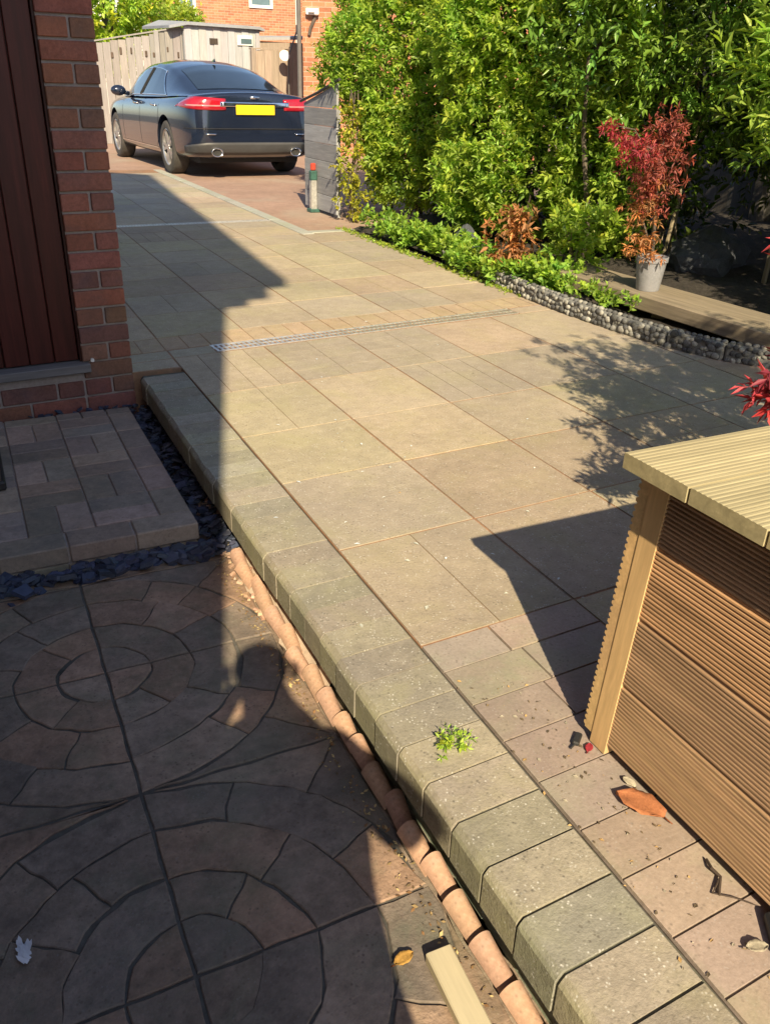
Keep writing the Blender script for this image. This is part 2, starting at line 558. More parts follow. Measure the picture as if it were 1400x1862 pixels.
# driveway: slabs on a joint bed
rows = [(-2.0, .05), (-1.55, .05), (-1.08, .05), (-0.60, .05), (-0.1, .05), (0.36, .05), (0.86, .05), (1.40, .05), (1.89, .052), (2.364, .055), (2.80, .065), (3.30, .08), (3.875, .092)]
rows2 = [(4.015, .092), (4.24, .088)]
y = 4.24
while y < 12.6:
    y += 0.468
    rows2.append((y, max(0.02, 0.088 - 0.012 * (y - 4.24))))
cols = [-0.113, 0.343, 0.798, 1.253, 1.707, 2.162, 2.640, 3.14]
SLABT = [(1, 1, 1), (1.07, 1.03, 0.96), (1.04, 0.95, 0.92), (0.92, 0.92, 0.93), (0.99, 1.0, 0.90), (1.09, 1.06, 1.0), (0.92, 0.87, 0.84), (1.0, .98, .95)]


def row_y(r, x):
    return r[0] + r[1] * (x - 0.8)


drive = MB()
G = 0.0042


def slab(x0, x1, ra, rb, sub=None, tint=None, bev=0.0):
    t = tint or random.choice(SLABT)
    k = 1 + random.uniform(-.05, .05)
    t = tuple(c * k for c in t)
    nx, ny = sub or (1, 1)
    for i in range(nx):
        for j in range(ny):
            xa, xb = x0 + (x1 - x0) * i / nx, x0 + (x1 - x0) * (i + 1) / nx
            g = G if sub is None else 0.0015
            ga = [G if i == 0 else g, G if i == nx - 1 else g, G if j == 0 else g, G if j == ny - 1 else g]

            def P(x, f):
                return row_y(ra, x) * (1 - f) + row_y(rb, x) * f
            fa, fb = j / ny, (j + 1) / ny
            dz = random.uniform(-.0012, .0012) if sub is None else 0
            kk = 1 + (random.uniform(-.05, .05) if sub else 0)
            drive.prism([(xa + ga[0], P(xa, fa) + ga[2]), (xb - ga[1], P(xb, fa) + ga[2]), (xb - ga[1], P(xb, fb) - ga[3]), (xa + ga[0], P(xa, fb) - ga[3])],
                        -0.04, dz, tuple(c * kk for c in t), 0, bottom=False)


for i in range(len(rows) - 1):
    for j in range(2, len(cols) - 1):
        if rows[i][0] < 1.39 and j == 2:
            continue                        # setts there
        sub = None
        if rows[i][0] > 1.3 and random.random() < 0.24:
            sub = random.choice([(2, 1), (2, 2), (4, 1), (2, 4)])
        slab(cols[j], cols[j + 1], rows[i], rows[i + 1], sub)
for i in range(len(rows) - 2):
    slab(3.14, 3.64, rows[i], rows[i + 1])
# slabs beside the wall beyond the end of the kerb
for (x0, x1) in ((cols[1], cols[2]),):
    slab(x0, x1, (3.735, .05), rows[-1])
# the course of upright blocks behind the first drain
x = cols[1]
while x < 3.12:
    drive.prism([(x + .002, row_y(rows2[0], x) + .002), (x + .110, row_y(rows2[0], x + .11) + .002), (x + .110, row_y(rows2[1], x + .11) - .004), (x + .002, row_y(rows2[1], x) - .004)],
                -.04, random.uniform(-.001, .001), tuple(a * b for a, b in zip(var3(.05, .03), (1.08, .97, .86))), 0, bottom=False)
    x += .1135
for i in range(1, len(rows2) - 1):
    for j in range(0, len(cols) - 1):
        ym = rows2[i][0]
        if ym > 6.9 and j >= 6:
            continue
        ra_, rb_ = rows2[i], rows2[i + 1]
        if abs(ym - 7.516) < .05:
            rb_ = (7.897, .03)
        if abs(ym - 7.984) < .05:
            ra_ = (8.003, .03)
        sub = random.choice([(2, 1), (4, 1), (2, 2)]) if random.random() < .15 else None
        slab(cols[j], cols[j + 1] if not (ym > 6.9 and j == 5) else 2.66, ra_, rb_, sub)
# pinkish setts between kerb and timber box
yy = [1.40, 1.293, 1.17, 1.05, .93, .804, .691, .573, .466, .35, .235, .12, 0.0, -.115, -.23, -.35, -.47, -.6, -.72, -.85, -1.0, -1.15, -1.3, -1.5, -1.75, -2.0]
setts = MB()
for a, b in zip(yy[:-1], yy[1:]):
    off = .015 if yy.index(a) % 2 else -.012
    for (x0, x1) in ((.800, .998 + off), (.998 + off, 1.253)):
        s = .05
        g_ = .0026
        setts.prism([(x0 + g_, b + s * (x0 - .8) + g_), (x1 - g_, b + s * (x1 - .8) + g_), (x1 - g_, a + s * (x1 - .8) - g_), (x0 + g_, a + s * (x0 - .8) - g_)],
                    -.04, random.uniform(-.0012, .0012), var3(.11, .05), 0, bottom=False)
dr = drive.build('driveway', MAT['slab'])
struct(dr)
struct(setts.build('driveway_setts', MAT['sett']))
bed = MB()
bed.box(0.80, 3.16, 1.40, 3.72, -.30, -.0028)
bed.box(3.1605, 3.66, 1.40, 3.50, -.30, -.0028)
bed.box(1.2535, 3.66, -2.2, 1.396, -.30, -.0028)
sb_ = MB()
sb_.box(0.799, 1.252, -2.2, 1.397, -.30, -.0040)
struct(sb_.build('sett_joints', MAT['sett_joint']))
bed.box(-0.3, 3.16, 3.724, 7.09, -.30, -.0028)
bed.box(-0.3, 2.66, 7.095, 13.195, -.30, -.0028)
struct(bed.build('driveway_joints', MAT['joint']))

# kerb blocks and the small retaining wall under them
kerb = MB()
y = -1.6
while y < 3.60:
    h = random.uniform(-.0015, .0015)
    w = random.uniform(-.002, .002)
    p = .1045
    x0, x1 = .600 + w, .794
    gk = .0012 + .0020 * min(1, max(0, (1.5 - y) / .7))
    ya, yb = y + gk, y + p - gk
    c = .012 + random.uniform(-.002, .003)
    sl = .05 * .1
    prof = [(x1, -.086), (x1, h - .003), (x1 - .003, h), (x0 + c, h), (x0 + .004, h - c + .003), (x0, h - c - .004), (x0, -.086)]
    vs = [(a, ya + .05 * (a - .6), z) for a, z in prof] + [(a, yb + .05 * (a - .6), z) for a, z in prof]
    n = len(prof)
    fs = [(i, i + n, (i + 1) % n + n, (i + 1) % n) for i in range(n)] + [tuple(range(n)), tuple(reversed(range(n, 2 * n)))]
    kt = var3(.13, .05)
    for q_, f_i in enumerate(fs):
        gt = (.97, 1.0, .90) if q_ in (4, 5) else ((.99, 1.0, .97) if q_ == 3 else (1, 1, 1))
        kerb.face([vs[v_] for v_ in f_i], tuple(a_ * b_ for a_, b_ in zip(kt, gt)))
    y += p
ko = struct(kerb.build('kerb', MAT['kerb'], merge=False))
kb = MB()
kp = [(.797, -.30), (.797, -.0045), (.600 + .017, -.0045), (.6065, -.017), (.6045, -.021), (.6045, -.084), (.646, -.0845), (.646, -.30)]
vs = [(a, -2.0, z) for a, z in kp] + [(a, 3.665, z) for a, z in kp]
n = len(kp)
kb.mesh(vs, [(i, i + n, (i + 1) % n + n, (i + 1) % n) for i in range(n)] + [tuple(range(n)), tuple(reversed(range(n, 2 * n)))])
struct(kb.build('kerb_joints', MAT['kerb_joint']))
wall = MB()
y = -1.8
while y < 3.72:
    l = .44
    wall.box(.642, .70, y + .003, min(y + l, 3.72) - .003, -.34, -.0875, var3(.07, .03), .003)
    wall.box(.6435, .69, y - .004, y + .004, -.34, -.089, (1.35, 1.33, 1.3))
    y += l
rw = wall.build('retaining_wall', MAT['retain'])
tag(rw, 'low green stained concrete wall carrying the kerb above the brown patio', 'low wall')

# patio: stamped circle slabs, four quarter slabs to a circle
pat = MB()
CX, CY, PP = .141, .952, .4525
PT = [(1, 1, 1), (1.12, 1.0, .95), (.86, .9, .95), (1.05, .96, .9), (.92, .95, .98), (1.2, 1.04, .95)]


def polar(cx, cy, r, a):
    return (cx + r * math.cos(a), cy + r * math.sin(a))


def stone_poly(poly, lim):
    out = []
    n = len(poly)
    for i in range(n):
        a, b = Vector(poly[i][:2]), Vector(poly[(i + 1) % n][:2])
        L = (b - a).length
        m = max(1, int(L / .03))
        for k in range(m):
            q = a.lerp(b, k / m)
            out.append((q.x + .0035 * math.sin(q.x * 61 + q.y * 37 + 1.3), q.y + .0035 * math.sin(q.x * 43 - q.y * 71)))
    out = [(min(max(p[0], lim[0]), lim[1]), min(max(p[1], lim[2]), lim[3])) for p in out]
    keep = [p for i, p in enumerate(out) if (Vector(p) - Vector(out[i - 1])).length > .002]
    if len(keep) < 3:
        return
    t = random.choice(PT)
    k = random.uniform(.85, 1.1)
    pat.prism(inset_poly(keep, .0019), ZP - .03, ZP + random.uniform(-.0010, .0010), tuple(c * k for c in t), .0022, bottom=False)


for ix in range(-3, 2):
    for iy in range(-2, 3):
        cx, cy = CX + ix * 2 * PP, CY + iy * 2 * PP
        for q in range(4):
            sx, sy = (1, 1, -1, -1)[q], (1, -1, -1, 1)[q]
            x0, x1 = sorted((cx + sx * .0008, cx + sx * (PP - .0006)))
            y0, y1 = sorted((cy + sy * .0008, cy + sy * (PP - .0006)))
            if x0 > .635 or y0 > 3.75:
                continue
            x1 = min(x1, .640)
            lim = (x0, x1, y0, y1)
            a0 = {(1, 1): 0, (-1, 1): math.pi / 2, (-1, -1): math.pi, (1, -1): 1.5 * math.pi}[(sx, sy)]
            radii = [0.0, .118, .220, .340, .4490]
            for k in range(4):
                n = random.choice(((1, 2, 3, 3), (1, 2, 2, 4), (1, 1, 3, 3), (1, 2, 3, 4)))[k]
                cuts = [0] + sorted((i + random.uniform(-.22, .22)) / n for i in range(1, n)) + [1]
                for i in range(n):
                    aa, ab = a0 + cuts[i] * math.pi / 2, a0 + cuts[i + 1] * math.pi / 2
                    m = 5
                    rot = random.uniform(-.02, .02) if 0 < k < 3 else 0
                    j1, j2 = random.uniform(-.008, .004), random.uniform(-.010, .006)
                    out = [polar(cx, cy, radii[k + 1] + j2 * math.sin(3 * s / m), aa + (ab - aa) * s / m) for s in range(m + 1)]
                    if k == 0:
                        poly = [(cx, cy)] + out
                    else:
                        poly = out + [polar(cx, cy, radii[k] + j1, ab + (aa - ab) * s / m) for s in range(m + 1)]
                        poly = [poly[0]] + poly[1:]
                    if k == 0:
                        poly = poly[:]
                    if min(p[0] for p in poly) > .625:
                        continue
                    stone_poly(poly, lim)
            corner = (cx + sx * PP, cy + sy * PP)
            arc = [polar(cx, cy, .4500, a0 + math.pi / 2 * (.03 + .94 * s / 8)) for s in range(9)]
            mid = arc[4]
            if min(p[0] for p in arc) < .62:
                stone_poly(list(reversed(arc[:5])) + [corner] if False else [corner] + list(reversed(arc))[0:5], lim)
                stone_poly([corner] + list(reversed(arc))[4:9], lim)
po = struct(pat.build('patio', MAT['patio']))
pb = MB()
pb.box(-9, .644, -9, 3.70, -.355, ZP - .0046)
ps_ = MB()
ps_.box(.578, .6415, -2.0, 2.3, -.30, ZP - .0022)
struct(ps_.build('patio_border', MAT['patio']))
struct(pb.build('patio_joints', MAT['patio_joint']))

# parking area, edging strip and bed
pk = MB()
pk.box(2.775, 14, 7.28, 32, -.34, -.003)
pk.box(-3.0, 2.775, 13.2, 32, -.34, -.0035)
struct(pk.build('parking_area', MAT['drive_paver']))
es = MB()
y = 7.1
while y < 13.1:
    es.box(2.665, 2.772, y + .004, min(y + .9, 13.15) - .004, -.2, .006, var3(.06, .03), .006)
    y += .9
es.box(2.775, 3.2, 7.17, 7.275, -.2, .004, (1, 1, 1), .006)
struct(es.build('path_edging', MAT['edging_strip']))


def height_sheet(name, x0, x1, y0, y1, nx, ny, zf, mat):
    m = MB()
    vs = []
    for j in range(ny + 1):
        for i in range(nx + 1):
            x, yq = x0 + (x1 - x0) * i / nx, y0 + (y1 - y0) * j / ny
            vs.append((x, yq, zf(x, yq)))
    fs = [(j * (nx + 1) + i, j * (nx + 1) + i + 1, (j + 1) * (nx + 1) + i + 1, (j + 1) * (nx + 1) + i) for j in range(ny) for i in range(nx)]
    m.mesh(vs, fs)
    return m.build(name, mat, smooth=True)


def edge_x(q):
    pts = [(-9, 3.72), (2.46, 3.70), (2.66, 3.50), (2.90, 3.34), (3.20, 3.24), (3.58, 3.18)]
    for (a, b), (c, d) in zip(pts[:-1], pts[1:]):
        if a <= q <= c:
            return b + (d - b) * (q - a) / (c - a)
    return 3.18


struct(height_sheet('planting_bed', 3.155, 12, -3, 7.17, 120, 110,
                    lambda x, q: (-.09 if (q < 3.55 and x < edge_x(q)) else .04 + .02 * math.sin(x * 5.1 + q * 3.3) * math.sin(q * 4.7 - x) + min(.08, max(0, x - 3.3) * .12) + random.uniform(-.012, .012)), MAT['soil']))
bb = MB()
bb.box(3.662, 12, -3.2, 7.168, -.34, -.06)
bb.box(3.141, 3.662, 3.505, 7.168, -.34, -.06)
bb.box(3.141, 3.16, 3.505, 7.168, -.2, .012)
struct(bb.build('bed_border', MAT['soil']))

# channel drains


def channel_drain(x0, x1, ra, yw, label, dark_until=None):
    t = thing('channel_drain', label, 'drain', (x0, row_y(ra, x0), 0), math.atan(ra[1]), 'channel drains across the driveway')
    L = (x1 - x0) / math.cos(math.atan(ra[1]))
    a = MB()
    a.box(0, L, .004, yw - .004, -.04, -.006)
    a.build('channel', MAT['drain_dark'], t)
    g = MB()
    g.box(0, L, .004, .017, -.03, .0015, bevel=.001)
    g.box(0, L, yw - .017, yw - .004, -.03, .0015, bevel=.001)
    g.box(0, L, yw / 2 - .004, yw / 2 + .004, -.02, .0008)
    s = .004
    while s < L - .01:
        g.box(s, s + .013, .017, yw - .017, -.012, .0, var3(.12, .02))
        s += .0265
    g.build('grating', MAT['galv'], t)
    return t


channel_drain(1.02, 2.86, (3.885, .092), .125, 'slotted steel channel drain across the sunlit slabs, the nearer one')
channel_drain(.25, 2.66, (7.90, .03), .10, 'slotted steel channel drain in the far shade below the car, the farther one')
fill = MB()
for (xa, xb) in ((.343, .60), (.60, .80), (.80, 1.018), (2.862, 3.14)):
    r0 = (3.885, .092)
    fill.prism([(xa + .003, row_y(r0, xa) - .003), (xb - .003, row_y(r0, xb) - .003), (xb - .003, row_y(r0, xb) + .122), (xa + .003, row_y(r0, xa) + .122)], -.04, -.001, var3(.05), .003, bottom=False)
struct(fill.build('driveway_infill', MAT['slab']))

# ------------------------------------------------------------------ house: main block behind on the left, extension with the brown door
ROT = 0.067124
house = thing('brick_house', 'red brown brick house with a dark mahogany plank side door beside the driveway', 'house', (.578, 3.674, 0), ROT)
X0H = -1.274


def inv_local(x, yq):
    dx, dy = x - .578, yq - 3.674
    return dx * math.cos(ROT) + dy * math.sin(ROT), -dx * math.sin(ROT) + dy * math.cos(ROT)


c0 = inv_local(-.385, -1.0)
X0H, Y0H = c0
# gable outline in (a along local y, z)
LG = 6.04
kn = [(0, 4.55), (-.37, 4.68), (-.37, 4.93), (-.73, 5.07), (-.73, 5.30), (-1.10, 5.56), (-1.10, 5.74)]
apex = (3.02, 7.97)
right = [(LG - a, z) for a, z in reversed(kn)]
outline = [(0, -.35)] + kn + [apex] + right + [(LG, -.35)]
gm = MB()
th = .32
vs = [(X0H, Y0H + a, z) for a, z in outline] + [(X0H - th, Y0H + a, z) for a, z in outline]
n = len(outline)
fs = [tuple(reversed(range(n))), tuple(range(n, 2 * n))] + [(i, (i + 1) % n, (i + 1) % n + n, i + n) for i in range(n)]
gm.mesh(vs, fs)
gm.box(X0H - 8, X0H - th, Y0H, Y0H + .3, -.35, 5.3)
gm.box(X0H - 8, X0H - th, Y0H + LG - .3, Y0H + LG, -.35, 5.3)
gm.build('gable_wall', MAT['house_brick'], house)
rf = MB()
for s in (0, 1):
    e = (-.45, 5.28) if s == 0 else (LG + .45, 5.28)
    p = [(X0H - th - .005, Y0H + e[0], e[1]), (X0H - 8.3, Y0H + e[0], e[1]), (X0H - 8.3, Y0H + 3.02, 7.2), (X0H - th - .005, Y0H + 3.02, 7.2)]
    q = [(a, b, c + .09) for a, b, c in p]
    rf.mesh(p + q, [(0, 1, 2, 3), (4, 7, 6, 5), (0, 4, 5, 1), (1, 5, 6, 2), (2, 6, 7, 3), (3, 7, 4, 0)])
rf.build('roof', MAT['roof_tile'], house)
# extension wall core (mortar coloured backing and brick sides)
DL, DR_, DTOP = -1.02, -.207, 2.06
ew = MB()
ew.box(DR_ + .006, -.004, .012, .25, -.35, 2.55)
ew.box(X0H + .01, DR_ + .006, .012, .25, -.35, .045)
ew.box(X0H + .01, DR_ + .006, .012, .25, DTOP, 2.55)
ew.box(X0H + .01, DL, .012, .25, .045, DTOP)
ew.build('mortar_bed', MAT['mortar'], house)
sw = MB()
sw.box(-.24, -.003, .252, 5.3, -.35, 2.55)
sw.box(X0H + .01, -.24, 5.06, 5.3, -.35, 2.55)
sw.build('side_wall', MAT['house_brick'], house)
# face bricks of the extension
bk = MB()
BT = [(1, 1, 1), (1.08, .95, .9), (.78, .80, .84), (.95, .87, .83), (.70, .72, .76), (1.1, .98, .92), (.88, .9, .93), (1.15, .95, .87)]
zc = .008 - .075 * 5
row = 0
while zc < 2.5:
    z0, z1 = zc + .005, zc + .070
    spans = []
    if row % 2 == 0:
        xs = [0, -.092, -.207] + [-.207 - .1125 - .225 * i for i in range(5)]
    else:
        xs = [0, -.207] + [-.207 - .225 * (i + 1) for i in range(5)]
    for a, b in zip(xs[:-1], xs[1:]):
        a, b = a - .005 if a != 0 else 0, b + .005
        if b < X0H:
            b = X0H + .02
        if a <= b:
            continue
        in_pier = a > DR_ - .001
        if not in_pier and DL < a and .045 - .07 < z0 < DTOP:
            if z1 < .05:
                pass
            elif b > DL or a > DL:
                if b < DL:
                    a = DL
                else:
                    continue
        if not in_pier and z0 < .045 < z1:
            continue
        if in_pier:
            b = max(b, DR_ + .002)
        d = random.uniform(-.0015, .0015)
        bk.box(b, a, d, .10, z0, z1, tuple(x * random.uniform(.9, 1.1) for x in random.choice(BT)), .003)
    zc += .075
    row += 1
bk.build('front_wall', MAT['brick'], house)
dm = MB()
x = DR_ - .004
while x > DL + .03:
    w = .098
    dm.box(max(x - w, DL + .01) + .0022, x - .0022, .035, .075, .088, DTOP - .012, var3(.16, .06), .003)
    x -= w
dm.box(DL + .01, DR_ - .004, .05, .078, .087, DTOP - .012, (.35, .35, .35))
door = dm.build('door', MAT['door'], house)
fr = MB()
fr.box(DR_ - .0035, DR_ + .0055, .02, .11, .085, DTOP - .002, (.6, .6, .6))
fr.box(DL + .001, DL + .0095, .02, .11, .085, DTOP - .002, (.6, .6, .6))
fr.box(DL + .001, DR_ + .0055, .021, .109, DTOP - .011, DTOP - .001, (.6, .6, .6))
fr.build('door_frame', MAT['door'], house)
hb = MB()
hb.box(DL + .07, DL + .11, .022, .0345, 1.05, 1.25, bevel=.003)
hb.tube([(DL + .09, .03, 1.12), (DL + .09, -.02, 1.12), (DL + .2, -.025, 1.12)], .009)
hb.build('handle', MAT['galv'], door)
sl = MB()
sl.box(DL - .02, -.178, -.032, .09, .046, .083, bevel=.004)
sl.build('sill', MAT['sill'], house)
pn = MB()
pn.tube([(-.165, .005, .092), (-.165, -.012, .092)], .008, 10)
pn.build('hinge_pin', MAT['white_paint'], house)
rr = MB()
rr.box(X0H + .012, .03, -.02, 5.35, 2.552, 2.66, bevel=.01)
rr.build('flat_roof', MAT['felt'], house)

# ------------------------------------------------------------------ door step of brick pavers
step = thing('door_step', 'brown brick paver step in the shade below the mahogany door', 'step', (0, 0, 0))
st = MB()
ZS = -.105
SX0, SX1, SY0, SY1 = -1.3, .530, 2.40, 3.585
e = MB()
e.box(SX0 + .01, SX1 - .012, SY0 + .012, SY1, -.30, ZS - .008)
e.build('mortar_bed', MAT['mortar'], step)
# soldier edge at front and right, basket weave inside
x = SX1
while x > SX0:
    st.box(x - .2 + .004, x - .002, SY0 + .003 * random.random(), SY0 + .105, ZS - .058, ZS + random.uniform(-.001, .001), var3(.22, .07), .004)
    st.box(x - .21 + .006, x - .006, SY0 + .008, SY0 + .09, -.30, ZS - .064, tuple(a * b for a, b in zip(var3(.2, .05), (.95, 1.05, .95))), .003)
    x -= .2
y = SY0 + .107
while y < SY1 - .05:
    y1_ = min(y + .2, SY1)
    st.box(SX1 - .1, SX1 - .002, y + .003, y1_ - .002, ZS - .085, ZS + random.uniform(-.001, .001), var3(.2, .07), .004)
    y += .2
ix = 0
x = SX1 - .103
while x > SX0:
    iy = 0
    y = SY0 + .107
    while y < SY1 - .02:
        y1_ = min(y + .2, SY1)
        if (ix + iy) % 2:
            for k in range(2):
                st.box(x - .2 + .1 * k + .002, x - .2 + .1 * (k + 1) - .002, y + .002, y1_ - .002, ZS - .06, ZS + random.uniform(-.0015, .0012), var3(.22, .08), .003)
        else:
            for k in range(2):
                ya, yb = y + .1 * k, min(y + .1 * (k + 1), SY1)
                if yb - ya > .02:
                    st.box(x - .2 + .002, x - .002, ya + .002, yb - .002, ZS - .06, ZS + random.uniform(-.0015, .0012), var3(.22, .08), .003)
        y += .2
        iy += 1
    x -= .2
    ix += 1
st.build('brick_paving', MAT['paver'], step)

# slate chippings round the step
sc = MB()


def chip(x, y, z, s):
    n = random.choice((4, 5, 5))
    a0 = random.random() * 6.28
    tl = Matrix.Rotation(random.uniform(-.5, .5), 3, 'X') @ Matrix.Rotation(random.uniform(-.5, .5), 3, 'Y')
    top, bot = [], []
    for k in range(n):
        a = a0 + 6.283 * k / n + random.uniform(-.3, .3)
        r = s * random.uniform(.6, 1.1)
        p = Vector((r * math.cos(a), r * .7 * math.sin(a), 0))
        top.append(Vector((x, y, z)) + tl @ (p * .9 + Vector((0, 0, s * .16))))
        bot.append(Vector((x, y, z)) + tl @ (p - Vector((0, 0, s * .16))))
    sc.mesh(bot + top, [tuple(reversed(range(n))), tuple(range(n, 2 * n))] + [(i, (i + 1) % n, n + (i + 1) % n, n + i) for i in range(n)], var3(.45, .15))


for _ in range(620):
    chip(random.uniform(-1.1, .59), 2.39 - abs(random.gauss(0, .035)), ZP + random.uniform(.0, .03), random.uniform(.015, .045))
for _ in range(480):
    yq = random.uniform(2.3, 3.66)
    chip(random.uniform(.525, .636), yq, ZP + random.uniform(.0, .07), random.uniform(.012, .03))
for _ in range(220):
    chip(random.uniform(-.9, .52), random.uniform(3.59, 3.64), ZS + random.uniform(-.05, .0), random.uniform(.012, .026))
tag(sc.build('slate_chippings', MAT['slate']), 'blue grey slate chippings filling the gap round the door step', 'slate chippings', kind='stuff')

# door mat edge at left of the step
mat_ = thing('boot_brush', 'dark brown bristled boot brush block on the brick step at the left edge', 'boot brush', (-.115, 3.08, ZS))
a = MB()
a.box(-.11, .11, -.2, .2, .002, .035, bevel=.006)
a.build('base_block', MAT['dark_plastic'], mat_)
b_ = MB()
for i in range(12):
    for j in range(24):
        px_, py_ = -.095 + i * .0172, -.185 + j * .016
        b_.tube([(px_, py_, .033), (px_ + random.uniform(-.006, .006), py_ + random.uniform(-.006, .006), .075)], [.004, .0025], 4, var3(.3, .1))
b_.build('bristles', MAT['bark'], mat_)

# ------------------------------------------------------------------ clay edging tiles along the foot of the wall
TL = []


def clay_tile_mesh(seed):
    rnd = random.Random(seed)
    m = MB()
    L, rad, thk, n = .106, .0235, .005, 12
    outer, inner = [], []
    for k in range(n + 1):
        a = math.pi * (.02 + .96 * k / n)
        outer.append((rad * math.cos(a), rad * 1.35 * math.sin(a)))
        inner.append(((rad - thk) * math.cos(a), (rad * 1.35 - thk) * math.sin(a)))
    prof = outer + list(reversed(inner))
    q = len(prof)
    taper = .74
    vs = [(x * taper, 0, z * taper) for x, z in prof] + [(x, L, z) for x, z in prof]
    fs = [(i, (i + 1) % q, (i + 1) % q + q, i + q) for i in range(q)]
    for i in range(n):
        fs.append((i, q - 1 - i, q - 2 - i, i + 1))
        fs.append((q + i, q + i + 1, 2 * q - 2 - i, 2 * q - 1 - i))
    m.mesh(vs, fs, var3(.06, .04))
    return m


CLAY_LABEL = 'half round terracotta edging tile overlapping its like along the foot of the green wall'
cm = []
for s in range(4):
    o = clay_tile_mesh(s).build('clay_edging_tile', MAT['clay'], merge=True)
    smooth_by_angle(o, 40)
    cm.append(o)
y = .40
i = 0
while y < 2.22:
    if i < 4:
        o = cm[i]
    else:
        o = cm[i % 4].copy()
        COL.objects.link(o)
    o.name = 'clay_edging_tile'
    o.location = (.606 + random.uniform(-.004, .004), y, ZP + .003 + random.uniform(-.002, .003))
    o.rotation_euler = (R(7 + random.uniform(-2, 2)), R(10 + random.uniform(-9, 9)), R(random.uniform(-6, 6)))
    tag(o, CLAY_LABEL, 'edging tile', 'terracotta edging tiles along the wall foot')
    y += .092 + random.uniform(-.006, .007)
    i += 1

# broken clay and a mortar fillet where the tiles end
fl = MB()
vs, ny_ = [], 46
for q in range(ny_ + 1):
    yq = 1.55 + (3.0 - 1.55) * q / ny_
    e_ = .010 * math.sin(yq * 17) + random.uniform(-.005, .005)
    vs += [(.598 + e_, yq, ZP + .0005), (.622 + e_ * .5, yq, ZP + .016 + random.uniform(-.003, .003)), (.6425, yq, ZP + .042 + random.uniform(-.006, .006))]
fl.mesh(vs, [(3 * q + a, 3 * q + a + 3, 3 * q + a + 4, 3 * q + a + 1) for q in range(ny_) for a in (0, 1)])
struct(fl.build('mortar_fillet', MAT['fillet'], smooth=True))
fg = MB()
for _ in range(70):
    yq = random.uniform(1.9, 2.7)
    x = random.uniform(.573, .626)
    z = ZP + max(0, (x - .586)) * .7 + .004
    s_ = random.uniform(.004, .012)
    a = random.random() * 6.28
    tl = Matrix.Rotation(a, 3, 'Z') @ Matrix.Rotation(random.uniform(-.4, .4), 3, 'X')
    fg.mesh([Vector((x, yq, z)) + tl @ Vector((c[0] * s_, c[1] * s_ * .6, c[2] * s_ * .35)) for c in ((-1, -1, -1), (1, -1, -1), (1, 1, -1), (-1, 1, -1), (-.8, -.8, 1), (.8, -.7, 1), (.7, .8, 1), (-.8, .7, 1))],
            [(3, 2, 1, 0), (4, 5, 6, 7), (0, 1, 5, 4), (1, 2, 6, 5), (2, 3, 7, 6), (3, 0, 4, 7)], var3(.25, .1))
tag(fg.build('clay_rubble', MAT['clay']), 'crumbled terracotta fragments along the wall foot beyond the last whole tile', 'rubble', kind='stuff')

pt = MB()
for _ in range(46):
    x, yq = random.uniform(.64, 2.2), random.uniform(1.5, 4.6)
    if random.random() < .6:
        x, yq = random.uniform(.64, 1.35), random.uniform(1.4, 2.9)
    a, L = random.random() * 6.28, random.uniform(.004, .011)
    d, w = Vector((math.cos(a), math.sin(a), 0)) * L, Vector((-math.sin(a), math.cos(a), 0)) * L * .55
    c = Vector((x, yq, .0025))
    pt.face([c - d, c - w * .8 + Vector((0, 0, .001)), c + d, c + w + Vector((0, 0, .002))], random.choice([(1, 1, 1), (1.1, 1.05, .95), (.8, .75, .6)]))
tag(pt.build('fallen_petals', MAT['petal']), 'tiny pale fallen petals scattered over the sunlit slabs and kerb', 'petals', kind='stuff')
db = MB()
for _ in range(260):
    if random.random() < .55:
        x, yq = random.uniform(.80, .96) + random.uniform(-.02, .02), random.uniform(.45, 1.25)
    else:
        x, yq = random.uniform(.65, 3.1), random.uniform(.5, 6.5)
    a, L = random.random() * 6.28, random.uniform(.0015, .006)
    d, w = Vector((math.cos(a), math.sin(a), 0)) * L, Vector((-math.sin(a), math.cos(a), 0)) * L * random.uniform(.25, .7)
    c = Vector((x, yq, .0022))
    db.face([c - d, c - w, c + d, c + w + Vector((0, 0, .0015))], random.choice([(1, 1, 1), (.6, .5, .4), (1.5, 1.1, .6), (.35, .3, .25)]))
tag(db.build('garden_debris', MAT['pale_leaf']), 'fine dry plant debris strewn over the setts and slabs', 'debris', kind='stuff')

# grit and leaf litter at the tile feet
lt = MB()
for _ in range(420):
    yq = random.uniform(.4, 2.3)
    x = .571 - abs(random.gauss(0, .02)) + random.uniform(-.01, .012)
    s = random.uniform(.002, .007)
    a = random.random() * 6.28
    p = Vector((x, yq, ZP + random.uniform(.001, .006)))
    d = Vector((math.cos(a), math.sin(a), random.uniform(-.2, .5))) * s
    w = Vector((-math.sin(a), math.cos(a), random.uniform(-.3, .3))) * s * .5
    lt.face([p - d, p - w, p + d, p + w], random.choice([(.5, .4, .3), (1, .8, .5), (.8, .5, .3), (1.5, 1.3, .8)]))
tag(lt.build('leaf_litter', MAT['pale_leaf']), 'fine dry leaf litter and grit in front of the terracotta tiles', 'leaf litter', kind='stuff')

bt = MB()
bt.box(-.024, .024, -.21, .21, 0, .026, bevel=.0025)
o = bt.build('wooden_batten', MAT['batten'])
o.location = (.519, .602, ZP + .001)
o.rotation_euler = (0, R(-3), R(-3.5))
tag(o, 'short pale pine batten lying on the patio near the terracotta tiles', 'batten')

# ------------------------------------------------------------------ timber box clad in ribbed decking boards
BXF, BYB, BYF, BXR = .958, 1.008, -.75, 1.80
TILT = .040                                   # left face leans in towards the top
ZLID = .598
box = thing('timber_box', 'timber storage box clad in ribbed brown decking with pale ribbed lid', 'storage box', (BXF, BYB, 0))


def shear(p):
    return (p[0] + TILT * p[2] / .6, p[1], p[2])


